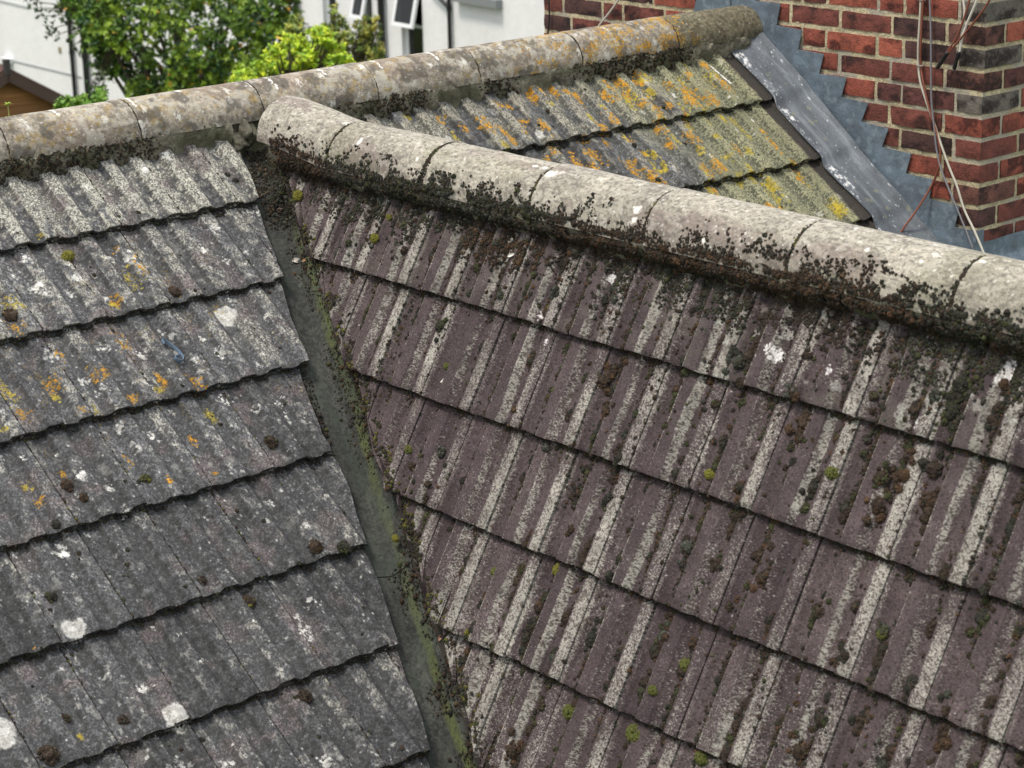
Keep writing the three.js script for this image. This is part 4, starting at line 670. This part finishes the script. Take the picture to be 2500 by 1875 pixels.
  { const a = px2(10, 143), b = px2(200, 188); const g = new THREE.CylinderGeometry(.012, .012, Math.hypot(b[0] - a[0], b[1] - a[1]), 6); const m = mesh(g, new THREE.MeshStandardMaterial({ color: 0x8a8d90 }), 'wall_cable', house); m.rotation.z = Math.PI / 2 + Math.atan2(b[1] - a[1], b[0] - a[0]); m.position.set((a[0] + b[0]) / 2, (a[1] + b[1]) / 2, .014); }
  { const a = px2(-20, 0), b = px2(72, 19); box(a[0] - 6, px2(900, 0)[0] > 0 ? b[0] + 1 : b[0], b[1] - .02, b[1] + .03, .002, .02, new THREE.MeshStandardMaterial({ color: 0xb4b6b8, roughness: .9 }), 'band', house); }
  { const a = px2(14, 140), b = px2(33, 155); box(a[0], b[0], b[1], a[1] + .02, .002, .16, upvc, 'vent_cowl', house); const c = px2(147, 122); box(c[0] - .07, c[0] + .07, c[1] - .07, c[1] + .07, .002, .02, new THREE.MeshStandardMaterial({ color: 0x8a8268, roughness: .9 }), 'stain_spot', house); }  // the small square box stands for a stain spot on the wall
  { const a = px2(1119, 1), b = px2(1227, 2); box(a[0], b[0], a[1], a[1] + .14, .002, .14, new THREE.MeshStandardMaterial({ color: 0x7d8284, roughness: .7 }), 'gutter', house); const g = new THREE.CylinderGeometry(.036, .036, .7, 10), m = mesh(g, blk, 'downpipe_branch', house); m.rotation.z = 1.1; const e = px2(1096, 3); m.position.set(e[0] - .2, e[1] + .05, .07); }
}

// timber garden building
{
  const D = 33, c0 = rayDir(15, 172).multiplyScalar(D).add(camera.position); // ridge end
  const shed = add(new THREE.Group(), 'garden_building'); tag(shed, 'timber clad garden building with brown bargeboards in front of the white house', 'shed');
  shed.position.set(c0.x, GY, c0.z); const to = camera.position.clone().sub(c0); shed.rotation.y = Math.atan2(to.x, to.z) + .30;
  const H = c0.y - GY, half = 2.6, drop = half * .62, P = new Paint(256, 256, 0, 1, 0, 1); P.fill((x, y, c) => { const a = fbm(x * 3, y * 60, 3), v = 126 + 60 * (a - .5); c[0] = v * 1.08; c[1] = v * .76; c[2] = v * .42; });
  const bm = [0, 1, 2].map(i => { const m = surfaceMat(P, .001, .8); m.color.setScalar(.8 + .14 * i); return m; }), brown = new THREE.MeshStandardMaterial({ color: 0x4a3b34, roughness: .8 }), roofm = new THREE.MeshStandardMaterial({ color: 0x4c322c, roughness: .9 });
  const bh = .125; let k = 0;
  for (let y = .1; y < H - .1; y += bh, k++) {
    const wAt = q => Math.min(half - .15, Math.max(0, (H - .1 - q) / .62)), w0 = wAt(y), w1 = wAt(y + bh); if (w0 < .05) continue;
    const g = new THREE.BoxGeometry(2, bh + .004, .02), p = g.attributes.position, uv = g.attributes.uv; for (let i = 0; i < uv.count; i++) { const up = p.getY(i) > 0; p.setXYZ(i, p.getX(i) * (up ? w1 : w0), p.getY(i), p.getZ(i) + (up ? -.012 : .012)); uv.setXY(i, uv.getX(i) * w0, uv.getY(i) * .12 + k * .13); } g.computeVertexNormals();
    const m = new THREE.Mesh(g, bm[k % 3]); add(m, 'cladding_board', shed); m.position.set(0, y + bh / 2, -.1);
  }
  add(new THREE.Mesh(new THREE.BoxGeometry(2 * half - .5, H - drop, .1), brown), 'back_frame', shed).position.set(0, (H - drop) / 2, -.25);
  for (const s of [-1, 1]) { const l = Math.hypot(half, drop), b = new THREE.Mesh(new THREE.BoxGeometry(l, .15, .05), brown); add(b, 'bargeboard', shed); b.position.set(s * half / 2, H - drop / 2 - .07, .05); b.rotation.z = -s * Math.atan2(drop, half); const r = new THREE.Mesh(new THREE.BoxGeometry(l + .05, .05, 4), roofm); add(r, 'roof_slope', shed); r.position.set(s * half / 2, H - drop / 2 + .03, -1.95); r.rotation.z = -s * Math.atan2(drop, half); }
  add(new THREE.Mesh(new THREE.CylinderGeometry(.06, .06, .22, 8), new THREE.MeshStandardMaterial({ color: 0x3c3a38 })), 'finial', shed).position.set(0, H + .06, .04);
}

// ------------------------------------------------------------------ trees and shrubs: sprigs of folded leaves on branching limbs
function leafGeo(l, w) { const p = [0, 0, 0, w * .5, .12 * l, l * .38, 0, .02 * l, l * .42, -w * .5, .12 * l, l * .38, w * .42, .1 * l, l * .7, 0, .03 * l, l * .72, -w * .42, .1 * l, l * .7, 0, -.04 * l, l]; const g = new THREE.BufferGeometry(); g.setAttribute('position', new THREE.Float32BufferAttribute(p, 3)); g.setIndex([0, 1, 2, 0, 2, 3, 1, 4, 5, 1, 5, 2, 2, 5, 6, 2, 6, 3, 4, 7, 5, 5, 7, 6]); return g; }
function sprig(n, l, w, len, open) { const parts = []; for (let i = 0; i < n; i++) { const g = leafGeo(l * rr(.75, 1.15), w * rr(.8, 1.1)); g.rotateX(-open * rr(.6, 1.2) * (1 - .5 * i / n)); g.rotateY(i * 2.4 + rr(-.3, .3)); g.translate(0, len * i / n, 0); parts.push(g); } const g = mergeGeometries(parts); g.computeVertexNormals(); return g; }
const leafMat = (c) => new THREE.MeshPhysicalMaterial({ color: 0xffffff, roughness: .55, side: THREE.DoubleSide, transmission: .0, ...c });
function foliage(parent, name, geo, list, mat) {
  const im = new THREE.InstancedMesh(geo, mat, list.length), M = new THREE.Matrix4(), q = new THREE.Quaternion();
  list.forEach((o, i) => { q.setFromUnitVectors(V(0, 1, 0), o.d.clone().normalize()).multiply(new THREE.Quaternion().setFromAxisAngle(V(0, 1, 0), o.a)); M.compose(o.p, q, V(o.s, o.s, o.s)); im.setMatrixAt(i, M); im.setColorAt(i, o.c); }); im.userData.kind = 'stuff'; add(im, name, parent); return im;
}
const barkM = new THREE.MeshStandardMaterial({ color: 0x4c4238, roughness: 1 });
const limb = (a, b, r0, r1, bend) => { const m = a.clone().lerp(b, .5).add(bend); const cv = new THREE.QuadraticBezierCurve3(a, m, b), n = 10, g = new THREE.TubeGeometry(cv, n, 1, 7), p = g.attributes.position; for (let i = 0; i <= n; i++) { const c = cv.getPoint(i / n), r = r0 + (r1 - r0) * i / n; for (let k = 0; k <= 7; k++) { const j = i * 8 + k; p.setXYZ(j, c.x + (p.getX(j) - c.x) * r, c.y + (p.getY(j) - c.y) * r, c.z + (p.getZ(j) - c.z) * r); } } g.computeVertexNormals(); return g; };
const atPx = (u, v, D) => rayDir(u, v).multiplyScalar(D).add(camera.position);
function tree() {
  const D = 25, base = atPx(420, 200, D); base.y = GY; const t = add(new THREE.Group(), 'evergreen_tree'); tag(t, 'large dark green evergreen tree with orange old leaves before the white house', 'tree'); t.position.copy(base);
  const to = px => px.sub(base), limbs = [], top = to(atPx(430, 40, D));
  limbs.push(limb(V(0, 0, 0), top, .16, .06, V(.15, 0, .1)));
  // clumps: centre (pixel, depth), radius in metres, flattened a little
  const clumps = [[330, -60, 25, .75], [470, -80, 25, .9], [620, -50, 24.8, .75], [250, 40, 25.2, .42], [340, 70, 24.6, .5], [430, 40, 24.3, .6], [540, 50, 24.2, .65], [650, 40, 24.5, .5], [470, 150, 24.2, .5], [380, 190, 24.9, .45], [570, 150, 24.3, .45], [640, 130, 24.6, .4], [320, 150, 25.3, .32], [500, 230, 24.4, .5], [600, 230, 24.6, .4], [410, 270, 24.9, .5], [700, 70, 24.8, .26], [690, 10, 24.8, .35], [300, 20, 25, .4], [210, -10, 25.1, .35], [150, -20, 25.2, .3], [250, 90, 25.3, .22], [270, 130, 25.2, .2], [350, 235, 25.1, .3], [240, 55, 25, .3], [520, 100, 25.4, .9], [430, 180, 25.6, .8]];
  const list = [], young = [], old = [];
  for (const [u, v, d, r] of clumps) {
    const c = to(atPx(u, v, d)); limbs.push(limb(top.clone().multiplyScalar(rr(.6, .9)), c, .035, .01, V(rr(-.2, .2), rr(-.1, .3), rr(-.2, .2))));
    const tint = rr(.75, 1.25), subs = [];
    for (let s = 0; s < Math.ceil(6 + r * 26); s++) { const q = V(gauss(), gauss() * .8, gauss()).multiplyScalar(r * .62); subs.push(q); }
    for (const q of subs) {
      const tw = c.clone().add(q), m = 8 + Math.floor(rnd() * 8), out = q.clone().normalize().add(V(0, .35, 0)), fresh = rnd() < .32;
      for (let k = 0; k < m; k++) { const p = tw.clone().add(V(gauss(), gauss(), gauss()).multiplyScalar(.10)), dd = out.clone().multiplyScalar(.7).add(V(gauss(), gauss() * .7, gauss()).multiplyScalar(.7)); const b = rr(.6, 1.4) * tint; const o = { p, d: dd, a: rnd() * 6, s: rr(.7, 1.15), c: new THREE.Color().setRGB(.12 * b, .22 * b, .025 * b) }; if (fresh && k < 7) { o.c.setRGB(.27 * b, .40 * b, .03 * b); young.push(o); } else { if (rnd() < .25) o.c.setRGB(.03 * b, .085 * b, .025 * b); list.push(o); } }
      if (rnd() < .32) old.push({ p: tw.clone().add(V(gauss(), gauss(), gauss()).multiplyScalar(.13)).add(to(camera.position.clone()).normalize().multiplyScalar(.12)), d: V(gauss(), -.8, gauss()), a: rnd() * 6, s: rr(.8, 1.2), c: new THREE.Color().setRGB(.66, rr(.28, .46), .05) });
    }
  }
  for (const [u, v] of [[108, 40], [125, 70], [135, 88], [95, 20], [80, 5], [160, 60], [190, 65], [165, 30], [175, 115], [200, 125], [240, 190], [250, 215], [225, 210], [265, 160], [235, 225]]) { const c = to(atPx(u, v, 25.1)); limbs.push(limb(to(atPx(300, 60, 25)), c, .012, .004, V(0, .1, 0))); for (let k = 0; k < 7; k++) list.push({ p: c.clone().add(V(gauss(), gauss(), gauss()).multiplyScalar(.06)), d: V(gauss(), gauss() + .3, gauss()), a: rnd() * 6, s: rr(.6, .9), c: new THREE.Color().setRGB(.04 * rr(.7, 1.2), .09 * rr(.7, 1.2), .025) }); }
  mesh(mergeGeometries([limbs[0]]), barkM, 'trunk', t); mesh(mergeGeometries(limbs.slice(1)), barkM, 'limbs', t);
  const cr = add(new THREE.Group(), 'crown', t), sg = sprig(8, .066, .022, .06, 1.1);
  foliage(cr, 'foliage', sg, list, leafMat()); foliage(cr, 'fresh_leaves', sprig(8, .068, .024, .05, .9), young, leafMat()); foliage(cr, 'old_leaves', leafGeo(.075, .032), old, leafMat({ roughness: .7 }));
}
tree();
function shrub(name, label, D, tips, leaf, cols, opts) {
  const base = atPx(...opts.base, D); base.y = GY; const t = add(new THREE.Group(), name); tag(t, label, 'shrub'); t.position.copy(base); const limbs = [], list = [];
  limbs.push(limb(V(0, 0, 0), atPx(...opts.base, D).sub(base), .06, .03, V(.1, 0, .1)));
  const fork = atPx(...opts.base, D).sub(base);
  for (const [u, v, r, n] of tips) { const c = atPx(u, v, D + gauss() * opts.dz).sub(base); limbs.push(limb(fork.clone().multiplyScalar(.97), c, .014, .004, V(gauss() * .05, 0, gauss() * .05)));
    for (let k = 0; k < n; k++) { const q = V(gauss(), gauss(), gauss()).multiplyScalar(r * .6), cc = cols[Math.floor(rnd() * cols.length)], b = rr(.65, 1.35); list.push({ p: c.clone().add(q), d: q.clone().normalize().multiplyScalar(.6).add(V(gauss() * .5, opts.up, gauss() * .5)), a: rnd() * 6, s: rr(.7, 1.2), c: new THREE.Color().setRGB(cc[0] * b, cc[1] * b, cc[2] * b) }); } }
  mesh(mergeGeometries([limbs[0]]), barkM, 'trunk', t); mesh(mergeGeometries(limbs.slice(1)), barkM, 'limbs', t); foliage(add(new THREE.Group(), 'crown', t), 'foliage', leaf, list, leafMat());
}
{
  const tips = []; for (let i = 0; i < 190; i++) { const u = rr(575, 862), f = (u - 575) / 287, topv = 192 - 98 * Math.pow(Math.sin(Math.PI * clamp(f * .62 + .02, 0, 1)), 1.2) + (u > 800 ? (u - 800) * .7 : 0); tips.push([u, topv + 14 - 34 * n2(u * .035, 3) + gauss() * 6 + rnd() ** 1.5 * 80, .045, 11]); }
  for (let i = 0; i < 260; i++) { const v = rr(190, 640); tips.push([720 + gauss() * (150 - v * .06), v, .09, 8]); }
  shrub('golden_shrub', 'bright yellow green rounded shrub just behind the main ridge', 17, tips, sprig(9, .032, .013, .03, 1.0), [[.42, .56, .02], [.34, .5, .02], [.5, .58, .02], [.2, .36, .02]], { base: [720, 230], dz: .45, up: .9 });
  const t2 = []; for (const [u0, v0, u1, v1] of [[822, 25, 818, 150], [835, 60, 828, 150], [885, 52, 880, 160], [872, 70, 862, 160], [925, 55, 905, 150], [928, 120, 910, 170], [848, 90, 845, 160], [895, 75, 890, 150], [800, 70, 805, 150], [716, 60, 712, 120], [722, 55, 718, 100], [708, 75, 708, 120]]) for (let k = 0; k < 9; k++) { const f = k / 8; t2.push([u0 + (u1 - u0) * f + gauss() * 6, v0 + (v1 - v0) * f, .035 + .03 * f, 5]); }
  for (let i = 0; i < 120; i++) { const v = rr(160, 520); t2.push([860 + gauss() * 70, v, .1, 7]); }
  shrub('tall_shrub', 'loose olive green shrub with upright shoots in front of the open windows', 19, t2, sprig(9, .042, .016, .05, .9), [[.17, .23, .03], [.24, .27, .03], [.10, .16, .03], [.3, .28, .04]], { base: [850, 230], dz: .15, up: .8 });
  const t3 = []; for (let i = 0; i < 22; i++) { const u = rr(155, 248); t3.push([u, 278 - 24 * rnd() - (u > 190 ? 8 : 0) - (u > 228 ? 26 * rnd() : 0), .035, 7]); } shrub('leafy_shrub', 'small bright green shrub showing over the ridge below the twin downpipes', 16, t3, sprig(7, .05, .022, .04, 1), [[.1, .22, .02], [.14, .26, .02]], { base: [205, 300], dz: .2, up: .8 });
}
{ // seedling growing behind the ridge, against the shed
  const t = add(new THREE.Group(), 'seedling'); tag(t, 'tiny pale green seedling standing up behind the main ridge before the shed', 'plant'); const b = V(-.86, .06, -.2); const p0 = hit(22, 290, V(0, 0, 1), -.21); t.position.copy(p0); const tp = hit(19, 258, V(0, 0, 1), -.21).sub(p0);
  mesh(limb(V(0, -.03, 0), tp, .0025, .0018, V(.002, 0, 0)), new THREE.MeshStandardMaterial({ color: 0x8a8a4a, roughness: .8 }), 'stem', t); void b;
  const g = []; for (let i = 0; i < 7; i++) { const l = leafGeo(.014, .009); l.rotateX(-rr(.2, .9)); l.rotateY(i * .9); l.translate(tp.x, tp.y, tp.z); g.push(l); } for (let i = 0; i < 3; i++) { const l = leafGeo(.012, .008); l.rotateX(-.2); l.rotateY(i * 2.1); l.translate(tp.x * .1, .004, 0); g.push(l); } const gg = mergeGeometries(g); gg.computeVertexNormals(); mesh(gg, new THREE.MeshStandardMaterial({ color: 0x8fa83a, roughness: .6, side: THREE.DoubleSide }), 'leaves', t);
}
renderer.render(scene, camera);
